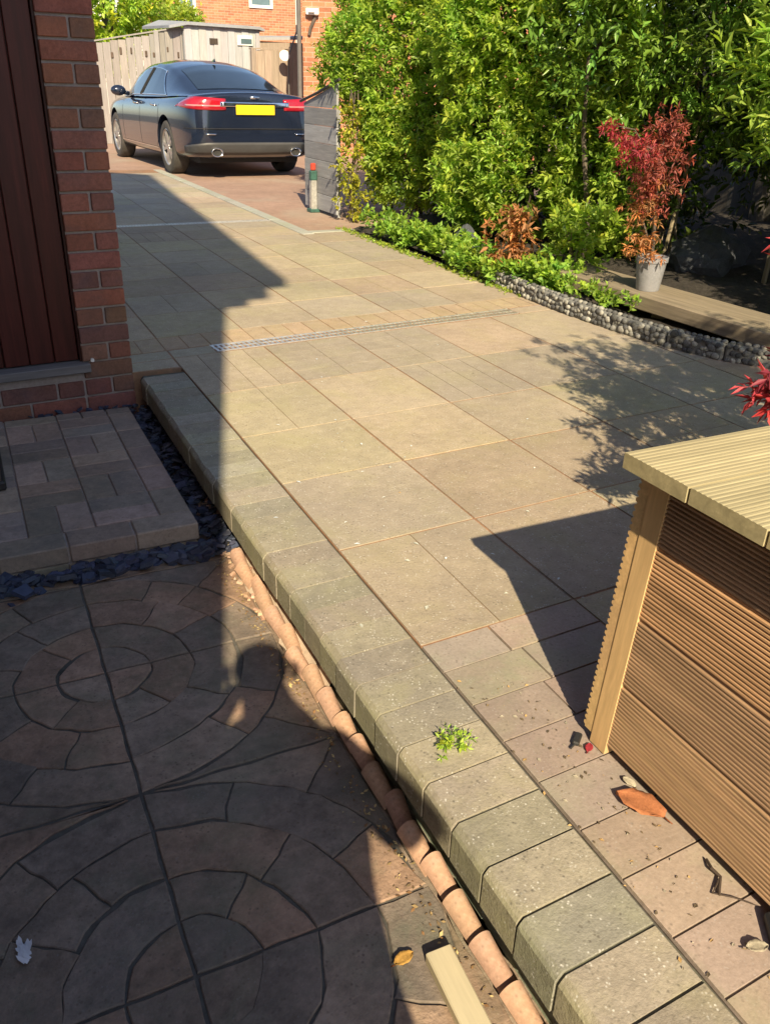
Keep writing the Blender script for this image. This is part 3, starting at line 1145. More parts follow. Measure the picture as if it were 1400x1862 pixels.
def ribbed_profile(w, thk, pitch, depth, grooves_side=1):
    """closed profile (s across 0..w, t thickness) with small ribs on the outer side t=thk"""
    pts = [(w, 0), (0, 0), (0, thk - depth)]
    s = .004
    while s < w - pitch * .6:
        pts += [(s, thk - depth), (s + pitch * .20, thk), (s + pitch * .62, thk), (s + pitch * .80, thk - depth)]
        s += pitch
    pts += [(w, thk - depth)]
    return pts


def extrude_profile(m, prof, map0, map1, tint):
    n = len(prof)
    vs = [map0(a, b) for a, b in prof] + [map1(a, b) for a, b in prof]
    fs = [(i, (i + 1) % n, (i + 1) % n + n, i + n) for i in range(n)] + [tuple(range(n)), tuple(reversed(range(n, 2 * n)))]
    m.mesh(vs, fs, tint)


Z0B = .022
for k in range(4):
    m = MB()
    z0 = Z0B + k * .1456
    pr = ribbed_profile(min(.145, ZLID - z0 - .004), .028, .0082, .0052)
    pr2 = ribbed_profile(min(.145, ZLID - z0 - .004), .028, .0133, .005)
    extrude_profile(m, pr, lambda a, b: shear((.030 - b, -.072, z0 + a)), lambda a, b: shear((.030 - b, BYF - BYB, z0 + a)),
                    [(1.0, 1.0, 1.0), (.93, .92, .95), (1.12, 1.04, .96), (.9, .9, .95)][k])
    o = m.build('side_board', MAT['decking_side'], box)
    m = MB()
    extrude_profile(m, pr2, lambda a, b: shear((.0015, -.028 + b, z0 + a)), lambda a, b: (BXR - BXF, -.028 + b, z0 + a), var3(.08, .03))
    m.build('back_board', MAT['decking_back'], box)
m = MB()
vs = [shear(p) for p in [(.000, -.072, .004), (.05, -.072, .004), (.05, -.0285, .004), (.000, -.0285, .004), (.000, -.072, ZLID - .002), (.05, -.072, ZLID - .002), (.05, -.0285, ZLID - .002), (.000, -.0285, ZLID - .002)]]
m.mesh(vs, [(3, 2, 1, 0), (4, 5, 6, 7), (0, 1, 5, 4), (1, 2, 6, 5), (2, 3, 7, 6), (3, 0, 4, 7)])
m.build('corner_post', MAT['decking_post'], box)
m = MB()
m.box(BXR - BXF - .05, BXR - BXF, BYF - BYB, -.03, .004, ZLID - .003)
m.build('end_panel', MAT['decking_side'], box)
m = MB()
m.box(.09, BXR - BXF - .06, BYF - BYB + .01, -.08, .01, ZLID - .01, (.25, .25, .25))
m.build('inner_lining', MAT['decking_side'], box)
k = 0
y1_ = -.016
ov = -.021
while y1_ > BYF - BYB:
    m = MB()
    w = .146
    pr = ribbed_profile(w, .028, .0105, .0007)
    dx = random.uniform(-.003, .003)
    extrude_profile(m, pr, lambda a, b: (ov + dx, y1_ - a, ZLID + b), lambda a, b: (BXR - BXF + .04, y1_ - a, ZLID + b), [(1, 1, 1), (.96, .97, .97), (1.04, 1.0, .95)][k % 3])
    m.build('lid_board', MAT['decking_top'], box)
    y1_ -= w + .005
    k += 1

# ------------------------------------------------------------------ small things on the setts and kerb


def curled_leaf(name, label, cat, loc, size, rz, mat, curl=.5, tint=(1, 1, 1)):
    m = MB()
    nu, nv = 8, 5
    vs = []
    for i in range(nu + 1):
        for j in range(nv + 1):
            u, v = i / nu, j / nv * 2 - 1
            w = math.sin(math.pi * min(1, u * .95 + .05)) ** .7 * .30
            vs.append((size * (u - .5), size * w * v, size * (.12 * curl * math.cos(v * 1.4) * math.sin(u * 3.1) + .25 * curl * v * v * .6 + .03 * math.sin(u * 17 + v * 5) + .05)))
    fs = [(i * (nv + 1) + j, i * (nv + 1) + j + 1, (i + 1) * (nv + 1) + j + 1, (i + 1) * (nv + 1) + j) for i in range(nu) for j in range(nv)]
    m.mesh(vs, fs, tint)
    m.tube([(-size * .5, 0, size * .05), (-size * .68, size * .05, size * .03)], [.0015, .001], 5, (.6, .5, .4))
    o = m.build(name, mat, smooth=True)
    o.location = loc
    o.rotation_euler = (0, 0, rz)
    so = o.modifiers.new('thickness', 'SOLIDIFY')
    so.thickness = .0008
    return tag(o, label, cat)


curled_leaf('dead_leaf', 'large orange dead leaf curled on the setts against the box', 'dead leaf', (.930, .80, .004), .092, R(118), MAT['dead_leaf'], .6)
curled_leaf('dead_leaf', 'pale curled dry leaf lying on the setts near the twig', 'dead leaf', (.903, .503, .004), .035, R(-20), MAT['pale_leaf'], .9)
curled_leaf('dead_leaf', 'small pale leaf scrap beside the large orange leaf', 'dead leaf', (.952, .855, .004), .03, R(100), MAT['pale_leaf'], .8, (1.3, 1.3, 1.3))
curled_leaf('fallen_petal', 'small crimson fallen petal at the foot of the corner post', 'petal', (.943, .962, .003), .026, R(40), MAT['leaf_crimson'], .6, (1.2, 1, 1))
curled_leaf('dead_leaf', 'tiny yellow dry leaf at the end of the pine batten', 'dead leaf', (.475, .83, ZP + .004), .04, R(10), MAT['dead_leaf'], .7, (1.1, 1.6, .9))
m = MB()
m.tube([(.955, .66, .006), (.945, .64, .010), (.948, .622, .008), (.930, .607, .006), (.922, .598, .005)], [.0022, .003, .0025, .0032, .002], 6)
m.tube([(.948, .622, .008), (.915, .606, .004), (.94, .585, .005), (.962, .56, .004)], [.0022, .0015, .0015, .001], 6)
tag(m.build('twig', MAT['twig']), 'thin dark forked twig on the setts beside the box', 'twig')
m = MB()
m.box(-.018, .018, -.007, .007, 0, .010, bevel=.003)
m.tube([(-.015, 0, .006), (-.03, .006, .003)], .0022, 6)
o = m.build('plastic_clip', MAT['dark_plastic'])
o.location, o.rotation_euler = (.935, .99, .002), (0, 0, R(40))
tag(o, 'small black plastic clip at the foot of the box corner post', 'clip')
m = MB()
m.box(-.035, .035, -.012, .012, 0, .02, bevel=.005)
m.tube([(-.035, 0, .010), (-.048, 0, .010)], .005, 8)
o = m.build('plastic_connector', MAT['dark_plastic'])
o.location, o.rotation_euler = (.945, .505, .002), (0, 0, R(55))
tag(o, 'dark plastic connector lying beside the pale curled leaf', 'connector')
m = MB()
for k in range(26):
    a = random.gauss(1.9, .45)
    L = random.uniform(.008, .02)
    p = Vector((random.uniform(-.008, .008), random.uniform(-.022, .022), .004))
    d = Vector((math.cos(a), math.sin(a), random.uniform(.1, .5))) * L
    w = Vector((-math.sin(a), math.cos(a), 0)) * .0035
    m.face([p - w, p + d * .6 - w, p + d, p + d * .6 + w, p + w], var3(.1))
o = m.build('feather_tuft', MAT['feather'])
o.location = (-.115, 1.115, ZP)
tag(o, 'small white feather tuft lying on the dark patio', 'feather')

# ------------------------------------------------------------------ foliage


def unit(a):
    return a / np.maximum(1e-9, np.linalg.norm(a, axis=-1, keepdims=True))


def leaf_arrays(P, D, L, W, fold=.25, droop=.15):
    n = len(P)
    rnd = RNG.normal(size=(n, 3))
    N = unit(np.cross(D, np.cross(np.array([[0, 0, 1.0]]) + .55 * rnd, D)))
    Sd = np.cross(D, N)
    L, W = L[:, None], W[:, None]
    v = np.stack([P, P + D * L * .45 + Sd * W * .5 + N * W * fold, P + D * L - N * L * droop, P + D * L * .45 - Sd * W * .5 + N * W * fold], 1)
    return v.reshape(-1, 3)


def foliage_object(name, mat, sprigs, leaf_len, leaf_w, per, parent=None, tints=None, spread=.95, sprig_len=.16, tip_light=True):
    """sprigs: arrays pos, axis; each carries `per` leaves spiralling round a short stem"""
    pos, ax = sprigs
    n = len(pos)
    ax = unit(ax)
    ref = unit(np.cross(ax, RNG.normal(size=(n, 3))))
    bi = np.cross(ax, ref)
    sl = sprig_len * RNG.uniform(.6, 1.3, n)
    tn = RNG.normal(1, .16, n)
    hue = RNG.normal(0, .09, n)
    Ps, Ds, Ls, Ws, Ts = [], [], [], [], []
    for k in range(per):
        s = (k + .5) / per
        a = k * 2.399 + RNG.uniform(-.5, .5, n)
        th = (1.25 - .75 * s) * spread + RNG.normal(0, .18, n)
        rad = ref * np.cos(a)[:, None] + bi * np.sin(a)[:, None]
        D = unit(ax * np.cos(th)[:, None] + rad * np.sin(th)[:, None])
        Ps.append(pos + ax * (sl * s)[:, None])
        Ds.append(D)
        sc_ = RNG.uniform(.5, 1.35, n) * (1.05 - .35 * s)
        Ls.append(leaf_len * sc_)
        Ws.append(leaf_w * sc_ * RNG.uniform(.8, 1.2, n))
        b = tn * RNG.normal(1, .10, n) * (.88 + .28 * s)
        h = hue + (.10 * s)
        Ts.append(np.stack([b * (1 + h * 1.1), b, b * (1 - h)], 1))
    P, D, L, W, T = (np.concatenate(q) for q in (Ps, Ds, Ls, Ws, Ts))
    V = leaf_arrays(P, D, L, W)
    m = len(P)
    idx = np.arange(m)[:, None] * 4
    F = np.concatenate([idx + np.array([[0, 1, 2]]), idx + np.array([[0, 2, 3]])], 0)
    T2 = np.concatenate([T, T], 0)
    me = bpy.data.meshes.new(name)
    me.vertices.add(len(V))
    me.vertices.foreach_set('co', V.astype(np.float32).ravel())
    me.loops.add(F.size)
    me.loops.foreach_set('vertex_index', F.astype(np.int32).ravel())
    me.polygons.add(len(F))
    me.polygons.foreach_set('loop_start', np.arange(0, F.size, 3, dtype=np.int32))
    me.polygons.foreach_set('loop_total', np.full(len(F), 3, dtype=np.int32))
    at = me.attributes.new('tint', 'FLOAT_COLOR', 'FACE')
    buf = np.ones((len(F), 4), np.float32)
    buf[:, :3] = np.clip(T2, .25, 2.2)
    if tints is not None:
        buf[:, :3] *= np.array(tints, np.float32)
    at.data.foreach_set('color', buf.ravel())
    me.materials.append(mat)
    me.update(calc_edges=True)
    me.validate()
    o = bpy.data.objects.new(name, me)
    COL.objects.link(o)
    if parent is not None:
        o.parent = parent
    return o


def wav(x, seed):
    r = np.random.default_rng(seed)
    out = np.zeros(len(x))
    for k in range(7):
        f = r.normal(size=3) * (1.2 + 1.1 * k)
        out += np.sin(x @ f + r.uniform(0, 6.28)) / (1 + .55 * k)
    return out / 2.6


# main hedge: front surface x = 3.5 + bumps, running away from the camera
hedge = thing('hedge', 'tall bright green leafy hedge along the right side of the driveway', 'hedge', (3.9, 6.4, 0))
n = 9500
Y = RNG.uniform(4.55, 8.55, n)
Zq = .10 + RNG.beta(1.1, 1.0, n) * 3.1
dep = np.abs(RNG.normal(0, .17, n))
P0 = np.stack([np.zeros(n), Y, Zq], 1)
bumps = .26 * wav(P0 * 1.15, 3) + .15 * wav(P0 * 2.6, 5)
X = 3.66 - .10 * np.clip((Y - 7.3) / .8, 0, 1) * np.clip((Zq - .75) / .5, 0, 1) - bumps + dep + .30 * np.clip((.8 - Zq) / .8, 0, 1) + .15 * np.clip(Zq - 2.2, 0, 2) + .45 * np.clip((5.4 - Y) / .9, 0, 1) ** 1.5
keep = wav(np.stack([X * 0, Y * 2.3, Zq * 2.1], 1), 9) > -.62 + .55 * np.clip((.55 - Zq) / .55, 0, 1)
P = np.stack([X, Y, Zq], 1)[keep]
A = np.stack([-np.ones(len(P)), RNG.normal(-.25, .45, len(P)), RNG.normal(.45, .45, len(P))], 1)
foliage_object('leaf_sprays', MAT['leaf'], (P - np.array([3.9, 6.4, 0]), A), .068, .026, 11, hedge, sprig_len=.15)
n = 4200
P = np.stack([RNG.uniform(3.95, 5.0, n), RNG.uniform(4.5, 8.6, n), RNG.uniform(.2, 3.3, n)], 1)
foliage_object('inner_shade_leaves', MAT['leaf_dark'], (P - np.array([3.9, 6.4, 0]), RNG.normal(size=(n, 3)) + np.array([-.4, -.2, .4])), .08, .034, 9, hedge, sprig_len=.2)  # darker than the outer sprays: shade inside the hedge put into leaf colour
n = 260
Yd, Zd = RNG.uniform(4.7, 6.6, n), RNG.uniform(.5, 3.0, n)
kd = wav(np.stack([Yd * 0, Yd * 1.7, Zd * 1.7], 1), 17) > .35
Pd = np.stack([3.60 - .2 * wav(np.stack([Yd * 0, Yd * 1.44, Zd * 1.44], 1), 3) + np.abs(RNG.normal(0, .12, n)), Yd, Zd], 1)[kd]
foliage_object('withered_leaves', MAT['leaf_orange'], (Pd - np.array([3.9, 6.4, 0]), RNG.normal(size=Pd.shape) + np.array([-.6, -.4, 0])), .055, .02, 6, hedge, sprig_len=.1, tints=(1.1, 1.25, 1.5))
m = MB()
for k in range(34):
    y = random.uniform(4.7, 8.5)
    x = random.uniform(3.85, 4.5)
    pts = [(x, y, .0)]
    for s in range(5):
        pts.append((x + random.uniform(-.12, .1) * (s + 1) * .6, y + random.uniform(-.12, .12) * (s + 1) * .5, .45 * (s + 1)))
    m.tube([(a - 3.9, b - 6.4, c) for a, b, c in pts], [.022, .019, .016, .012, .009, .005], 6, var3(.2))
m.build('stems', MAT['bark'], hedge)


def shrub(name, label, loc, rad, zr, nspr, leaf, ll, lw, per, seed, mat='leaf', gap=-.5, stems=7, slen=.17, group=None, outlean=.6, tint=None, stem_r=.014, stem_spread=.35, stem_mat='stem_pale'):
    t = thing(name, label, 'shrub', loc, 0, group)
    r = np.random.default_rng(seed)
    n = nspr
    d = unit(r.normal(size=(n, 3)))
    rr_ = r.uniform(.35, 1.0, n) ** .45
    P = d * rr_[:, None]
    P[:, 0] *= rad
    P[:, 1] *= rad
    zc, zh = (zr[0] + zr[1]) / 2, (zr[1] - zr[0]) / 2
    P[:, 2] = zc + P[:, 2] * zh
    P[:, :2] *= (1 + .25 * wav(P * 2.0, seed))[:, None]
    k = wav(P * (2.6 / rad * .9), seed + 1) > gap
    P, d = P[k], d[k]
    A = d * outlean + r.normal(size=d.shape) * .35 + np.array([-.15, -.15, .45])
    foliage_object('leaf_sprays', MAT[mat], (P, A), ll, lw, per, t, sprig_len=slen, tints=tint)
    m = MB()
    rn = random.Random(seed)
    for s in range(stems):
        a = rn.random() * 6.28
        b = rad * rn.uniform(.3, .8)
        bx, by = rn.uniform(-.12, .12) * 1.5, rn.uniform(-.12, .12) * 1.5
        ex_, ey_ = b * math.cos(a), b * math.sin(a)
        pts = [(bx + (ex_ - bx) * q ** 1.3 + rn.uniform(-.02, .02), by + (ey_ - by) * q ** 1.3 + rn.uniform(-.02, .02), zc * 1.15 * q) for q in (0, .25, .5, .75, 1.0)]
        m.tube(pts, [stem_r, stem_r * .9, stem_r * .75, stem_r * .55, stem_r * .3], 6, var3(.2))
    m.build('stems', MAT[stem_mat], t)
    return t


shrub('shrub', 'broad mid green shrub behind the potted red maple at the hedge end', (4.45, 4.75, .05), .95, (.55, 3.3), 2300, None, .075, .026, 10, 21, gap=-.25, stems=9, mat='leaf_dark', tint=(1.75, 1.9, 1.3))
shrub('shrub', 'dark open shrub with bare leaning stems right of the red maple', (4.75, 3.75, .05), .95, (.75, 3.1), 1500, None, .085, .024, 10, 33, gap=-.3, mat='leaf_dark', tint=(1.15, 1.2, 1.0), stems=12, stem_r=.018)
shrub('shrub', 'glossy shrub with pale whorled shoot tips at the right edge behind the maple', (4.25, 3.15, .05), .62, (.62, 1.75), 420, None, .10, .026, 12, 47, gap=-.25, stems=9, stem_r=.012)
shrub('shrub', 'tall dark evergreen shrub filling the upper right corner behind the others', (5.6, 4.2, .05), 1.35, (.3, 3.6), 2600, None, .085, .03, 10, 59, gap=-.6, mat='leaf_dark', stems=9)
shrub('shrub', 'low dark shrub beside the far right end of the timber plank', (4.0, 2.45, .05), .38, (.08, .62), 330, None, .06, .024, 10, 71, gap=-.6, mat='leaf_dark', tint=(1.3, 1.4, 1.1), stems=5, stem_r=.006)

shrub('shrub', 'rounded green shrub added out of view near the crimson maple to shade the bed', (4.25, 1.45, .05), .95, (.2, 2.45), 1700, None, .07, .028, 10, 83, gap=-.6, stems=7)  # unseen shrub, added to keep the sun off the planting bed

t = thing('cane_plant', 'bare pale canes rising from the dark bed right of the white pot', 'cane plant', (4.05, 3.25, .05))
m = MB()
rn = random.Random(5)
for k in range(9):
    bx, by = rn.uniform(-.22, .22), rn.uniform(-.15, .15)
    tx, ty = bx + rn.uniform(-.12, .22), by + rn.uniform(-.1, .1)
    m.tube([(bx, by, -.03), (bx + (tx - bx) * .35, by + (ty - by) * .3, .35), (tx, ty, rn.uniform(.75, 1.1))], [.013, .011, .006], 6, var3(.25))
m.build('canes', MAT['stem_pale'], t)
nq = 60
foliage_object('leaf_sprays', MAT['leaf_dark'], (np.stack([RNG.normal(.08, .2, nq), RNG.normal(0, .15, nq), RNG.uniform(.75, 1.15, nq)], 1), RNG.normal(size=(nq, 3)) + np.array([-.2, -.3, .3])), .085, .022, 9, t, sprig_len=.12, tints=(1.4, 1.5, 1.1))

# low plants along the border
n = 900
yb = RNG.uniform(4.25, 7.1, n)
xb = 3.14 + np.abs(RNG.normal(0, .17, n)) - .04 * np.sin(yb * 4)
P = np.stack([xb, yb, .02 + RNG.uniform(0, .16, n)], 1)
k = wav(P * np.array([1.5, 2.6, 1]), 4) > -.02
P = P[k]
P[:, 2] *= .55 + .5 * (wav(P * np.array([1, 3.1, 0]), 8) + .5).clip(0, 1.2)
tag(foliage_object('ground_cover', MAT['leaf_lime'], (P, np.stack([RNG.normal(-.3, .5, len(P)), RNG.normal(-.15, .5, len(P)), np.ones(len(P))], 1)), .05, .034, 7, sprig_len=.07),
    'low bright green ground cover along the foot of the hedge', 'ground cover', kind='stuff')
n = 120
P = np.stack([RNG.uniform(3.17, 3.34, n), RNG.uniform(3.6, 4.7, n), .07 + RNG.uniform(0, .07, n)], 1)
tag(foliage_object('ground_cover', MAT['leaf_lime'], (P, np.stack([RNG.normal(-.3, .5, n), RNG.normal(-.15, .5, n), np.ones(n)], 1)), .04, .026, 6, sprig_len=.05),
    'sparse lime green leaves between the pebble edging and the timber plank', 'ground cover', kind='stuff')
n = 520
yb = RNG.uniform(4.4, 7.35, n)
P = np.stack([3.145 - np.abs(RNG.normal(0, .035, n)), yb, np.full(n, .002)], 1)
tag(foliage_object('border_weeds', MAT['leaf_lime'], (P, np.stack([RNG.normal(-.3, .6, n), RNG.normal(0, .6, n), np.full(n, .35)], 1)), .022, .010, 5, sprig_len=.015, tints=(1.35, 1.1, 1.1)),
    'yellowish moss and weed tufts along the slab edge of the border', 'weeds', kind='stuff')

# yellowing climber at the end of the hedge by the gate
t = thing('climber', 'yellowing straggly climber between the grey gate and the hedge', 'climber', (3.40, 7.72, 0))
n = 190
h = RNG.uniform(.05, 1.0, n)
P = np.stack([RNG.normal(0, .06, n), RNG.normal(0, .10, n), h], 1)
foliage_object('leaf_sprays', MAT['leaf_lime'], (P, RNG.normal(size=(n, 3)) + np.array([-.6, -.4, .3])), .05, .03, 6, t, sprig_len=.08, tints=(1.5, .95, .75))
m = MB()
for k in range(4):
    m.tube([(random.uniform(-.05, .05), random.uniform(-.08, .08), .28 * s) for s in range(5)], .006, 5)
m.build('stems', MAT['bark'], t)
# dried plant
t = thing('dried_plant', 'withered orange brown plant in the border below the hedge', 'plant', (3.33, 4.86, .04))
n = 85
P = np.stack([RNG.normal(-.03, .065, n), RNG.normal(0, .065, n), RNG.uniform(.05, .42, n)], 1)
foliage_object('leaf_sprays', MAT['leaf_orange'], (P, RNG.normal(size=(n, 3)) + np.array([-.3, -.3, -.1])), .065, .022, 7, t, sprig_len=.07)
m = MB()
for k in range(7):
    a = random.random() * 6.28
    m.tube([(0, 0, 0), (.03 * math.cos(a), .03 * math.sin(a), .2), (.10 * math.cos(a), .1 * math.sin(a), .46 + random.uniform(-.1, .08))], [.006, .005, .002], 5)
m.build('stems', MAT['twig'], t)
# green plant right of it
t = thing('bedding_plant', 'small fresh green plant in the border right of the withered plant', 'plant', (3.62, 4.62, .05))
n = 90
P = np.stack([RNG.normal(0, .09, n), RNG.normal(0, .09, n), RNG.uniform(.08, .42, n)], 1)
foliage_object('leaf_sprays', MAT['leaf'], (P, unit(P - np.array([0, 0, .15])) + RNG.normal(size=(n, 3)) * .3 + np.array([-.2, -.2, .3])), .07, .034, 7, t, sprig_len=.07)
m = MB()
for k in range(5):
    m.tube([(0, 0, 0), (random.uniform(-.03, .03), random.uniform(-.03, .03), .15), (random.uniform(-.08, .08), random.uniform(-.08, .08), .36)], [.006, .005, .002], 5)
m.build('stems', MAT['stem_pale'], t)

# green sprig lying on the kerb
t = thing('weed_tuft', 'small fresh green weed growing on top of the kerb blocks', 'weed', (.70, 1.08, 0))
n = 30
P = np.stack([RNG.normal(0, .017, n), RNG.normal(0, .011, n), RNG.uniform(.001, .012, n)], 1)
foliage_object('leaves', MAT['leaf'], (P, np.concatenate([P[:, :2] * 40 + RNG.normal(size=(n, 2)) * .5, np.full((n, 1), .45)], 1)), .014, .0055, 6, t, sprig_len=.018, tints=(1.1, 1.15, 1.0))
m = MB()
m.tube([(0, 0, 0), (0, 0, .008)], .003, 5)
m.build('stem', MAT['stem_pale'], t)

# ------------------------------------------------------------------ pebble edging, timber plank, pot and red maple
PE = [(3.20, 5.62), (3.17, 5.25), (3.15, 4.80), (3.11, 4.38), (3.10, 3.98), (3.12, 3.58), (3.16, 3.20), (3.26, 2.90), (3.42, 2.66), (3.62, 2.46)]
edge_names = []
for i in range(len(PE) - 1):
    a, b = Vector(PE[i]), Vector(PE[i + 1])
    d = (b - a)
    L = d.length
    ang = math.atan2(d.y, d.x)
    lab = 'low edging block studded with mottled pebbles along the planting border'
    t = thing('pebble_edging', lab, 'edging', (a.x, a.y, 0), ang, 'pebble edging blocks along the border')
    m = MB()
    m.box(.004, L - .004, .0, .06, -.02, .085, bevel=.01)
    m.build('base_block', MAT['edge_base'], t)
    m = MB()
    for rz_, zc in ((0, .018), (1, .047), (0, .074)):
        x = .022 + (.02 if rz_ else 0)
        while x < L - .01:
            s = random.uniform(.012, .018)
            bm = bmesh.new()
            bmesh.ops.create_icosphere(bm, subdivisions=2, radius=1)
            tint = random.choice([(1.1, 1.08, 1.0), (.9, .88, .84), (.55, .55, .56), (.32, .32, .34), (1.5, 1.45, 1.35), (.3, .3, .3)])
            s *= random.uniform(.65, 1.25)
            mt = Matrix.Translation((x, -.002, zc + random.uniform(-.009, .009))) @ Matrix.Rotation(random.uniform(-.6, .6), 4, 'Y') @ Matrix.Diagonal((s * random.uniform(.9, 1.3), s * .55, s * random.uniform(.7, 1.1), 1))
            bm.transform(mt)
            bm.verts.index_update()
            m.mesh([tuple(v.co) for v in bm.verts], [tuple(v.index for v in f.verts) for f in bm.faces], tint)
            bm.free()
            x += s * random.uniform(1.7, 2.5)
    x = .03
    while x < L - .01:
        s = random.uniform(.013, .020)
        bm = bmesh.new()
        bmesh.ops.create_icosphere(bm, subdivisions=2, radius=1)
        bm.transform(Matrix.Translation((x, .03, .088)) @ Matrix.Diagonal((s, s * .9, s * .7, 1)))
        bm.verts.index_update()
        tint = random.choice([(1.2, 1.15, 1.05), (.8, .78, .75), (.5, .5, .52), (.35, .35, .36)])
        m.mesh([tuple(v.co) for v in bm.verts], [tuple(v.index for v in f.verts) for f in bm.faces], tint)
        bm.free()
        x += s * 2.1
    m.build('pebble_facing', MAT['pebble'], t, smooth=True)

t = thing('timber_plank', 'weathered timber plank shelf laid along the border carrying the white pot', 'plank', (3.52, 3.55, 0))
m = MB()
m.box(-.165, .165, -1.0, .92, .078, .160, bevel=.006)
m.build('board', MAT['sleeper'], t)
for yq in (-.75, .0, .7):
    m = MB()
    m.box(-.10, .15, yq - .05, yq + .05, -.02, .0775)
    m.build('support_block', MAT['sleeper'], t)
t.rotation_euler = (0, 0, R(1.5))

t = thing('plant_pot', 'pale weathered plastic pot standing on the timber plank under the red maple', 'pot', (3.49, 3.74, .161))
m = MB()
prof = [(.0, .0), (.072, .0), (.074, .004), (.094, .175), (.101, .177), (.102, .205), (.097, .207), (.092, .19), (.088, .165), (0, .165)]
m.lathe([(a * .88, b * .9) for a, b in prof], 36)
o = m.build('body', MAT['pot'], t, merge=True)
smooth_by_angle(o, 40)
m = MB()
m.lathe([(.077, .143), (.05, .155), (0, .158)], 24, tint=(.8, .8, .8))
m.build('compost', MAT['soil'], t, smooth=True)

t = thing('red_maple', 'small weeping red maple growing from the pale pot on the plank', 'maple', (3.49, 3.74, .335))
CL = [((3.44, .43), .09, 70, 'leaf_orange'), ((3.35, .46), .07, 34, 'leaf_orange'), ((3.36, .62), .10, 90, 'leaf_orange'), ((3.40, .70), .11, 110, 'leaf_red'), ((3.42, .80), .13, 170, 'leaf_red'),
      ((3.36, .88), .13, 170, 'leaf_red'), ((3.25, .93), .10, 120, 'leaf_crimson'), ((3.46, .95), .12, 130, 'leaf_red'), ((3.45, 1.04), .10, 90, 'leaf_red'),
      ((3.53, .99), .08, 60, 'leaf_red'), ((3.06, 1.01), .05, 34, 'leaf_crimson'), ((3.13, .97), .05, 30, 'leaf_crimson'), ((3.40, .74), .10, 60, 'leaf_orange')]
for mname in ('leaf_red', 'leaf_crimson', 'leaf_orange'):
    Ps = []
    for (xz, r0, nn, mm) in CL:
        if mm != mname:
            continue
        nn = int(nn * .40)
        q = np.clip(RNG.normal(size=(nn, 3)), -1.8, 1.8) * r0 * .46
        q[:, 1] *= 1.2
        Ps.append(q + np.array([(xz[0] - 3.36) * (.78 if xz[0] > 3.36 else .95) + 3.36 - 3.49, 0, xz[1] - .335]))
    Pm = np.concatenate(Ps)
    ax = np.stack([RNG.normal(-.2, .6, len(Pm)), RNG.normal(-.4, .6, len(Pm)), RNG.normal(-.35, .4, len(Pm))], 1)
    Pm[:, 2] -= .02
    foliage_object('leaf_sprays', MAT[mname], (Pm, ax), .040, .0095, 8, t, sprig_len=.03, spread=1.1)
m = MB()
m.tube([(0, 0, -.02), (-.01, .01, .15), (-.04, 0, .32), (-.07, .01, .5), (-.04, 0, .66)], [.011, .009, .008, .006, .003], 7)
for e_ in ((-.24, 0, .6), (-.42, -.02, .68), (.05, .02, .66), (-.12, -.1, .55), (-.14, .1, .30), (-.05, -.08, .12)):
    z0 = max(.1, e_[2] - .22)
    m.tube([(-.05, 0, z0), (e_[0] * .6 - .02, e_[1] * .6, e_[2] - .02), e_], [.005, .0035, .0015], 5)
m.build('stems', MAT['bark'], t)

# rocks under the shrubs
for (loc, sc_, rz_, lab) in (((4.55, 4.35, .16), (.34, .20, .20), .3, 'grey rounded boulder in the dark under the shrubs behind the maple'),
                             ((3.46, 5.72, .10), (.13, .10, .13), 1.1, 'small grey stone standing among the ground cover below the hedge')):
    bm = bmesh.new()
    bmesh.ops.create_icosphere(bm, subdivisions=3, radius=1)
    for v in bm.verts:
        v.co *= 1 + .16 * math.sin(v.co.x * 5 + 1) * math.cos(v.co.y * 4) + .07 * math.sin(v.co.z * 9 + v.co.x * 7)
    me = bpy.data.meshes.new('rock')
    bm.to_mesh(me)
    bm.free()
    me.attributes.new('tint', 'FLOAT_COLOR', 'FACE').data.foreach_set('color', [1.0] * (4 * len(me.polygons)))
    me.materials.append(MAT['rock'])
    o = bpy.data.objects.new('rock', me)
    COL.objects.link(o)
    o.location, o.scale, o.rotation_euler = loc, sc_, (0, 0, rz_)
    tag(o, lab, 'rock')

# crimson maple behind the box: only a few leaves reach into the picture, its shadow falls on the slabs
t = thing('crimson_maple', 'crimson leaved maple behind the timber box at the right edge', 'maple', (2.285, 1.22, 0))
cl = [((0, 0, 1.15), .34, 230), ((.25, .1, 1.0), .30, 170), ((-.2, 0, .9), .22, 110), ((.34, .0, 1.36), .20, 130), ((-.42, .02, .80), .13, 50), ((-.16, .06, 1.12), .15, 60), ((.48, 0, 1.25), .2, 80),
      ((.1, -.05, .7), .22, 90), ((-.60, -.04, .62), .085, 42), ((-.71, -.03, .60), .045, 20), ((.5, .1, .8), .2, 70)]
Pm = np.concatenate([np.clip(RNG.normal(size=(int(nn * 2.1), 3)), -1.5, 1.5) * r0 * .72 + np.array(c) for c, r0, nn in cl])
foliage_object('leaf_sprays', MAT['leaf_crimson'], (Pm, RNG.normal(size=(len(Pm), 3)) * .6 + np.array([-.2, 0, -.2])), .050, .0125, 11, t, sprig_len=.05, spread=1.15)
m = MB()
m.tube([(0, 0, -.005), (.01, 0, .4), (0, .02, .8), (.02, 0, 1.3)], [.022, .018, .014, .006], 8)
for e_ in ((-.70, -.03, .6), (.4, .1, 1.0), (-.16, .06, 1.12), (.48, 0, 1.25), (-.2, 0, .9), (.1, -.05, .75)):
    m.tube([(0, 0, max(.3, e_[2] - .3)), (e_[0] * .5, e_[1] * .5, e_[2] - .03), e_], [.010, .006, .002], 6)
m.build('stems', MAT['bark'], t)

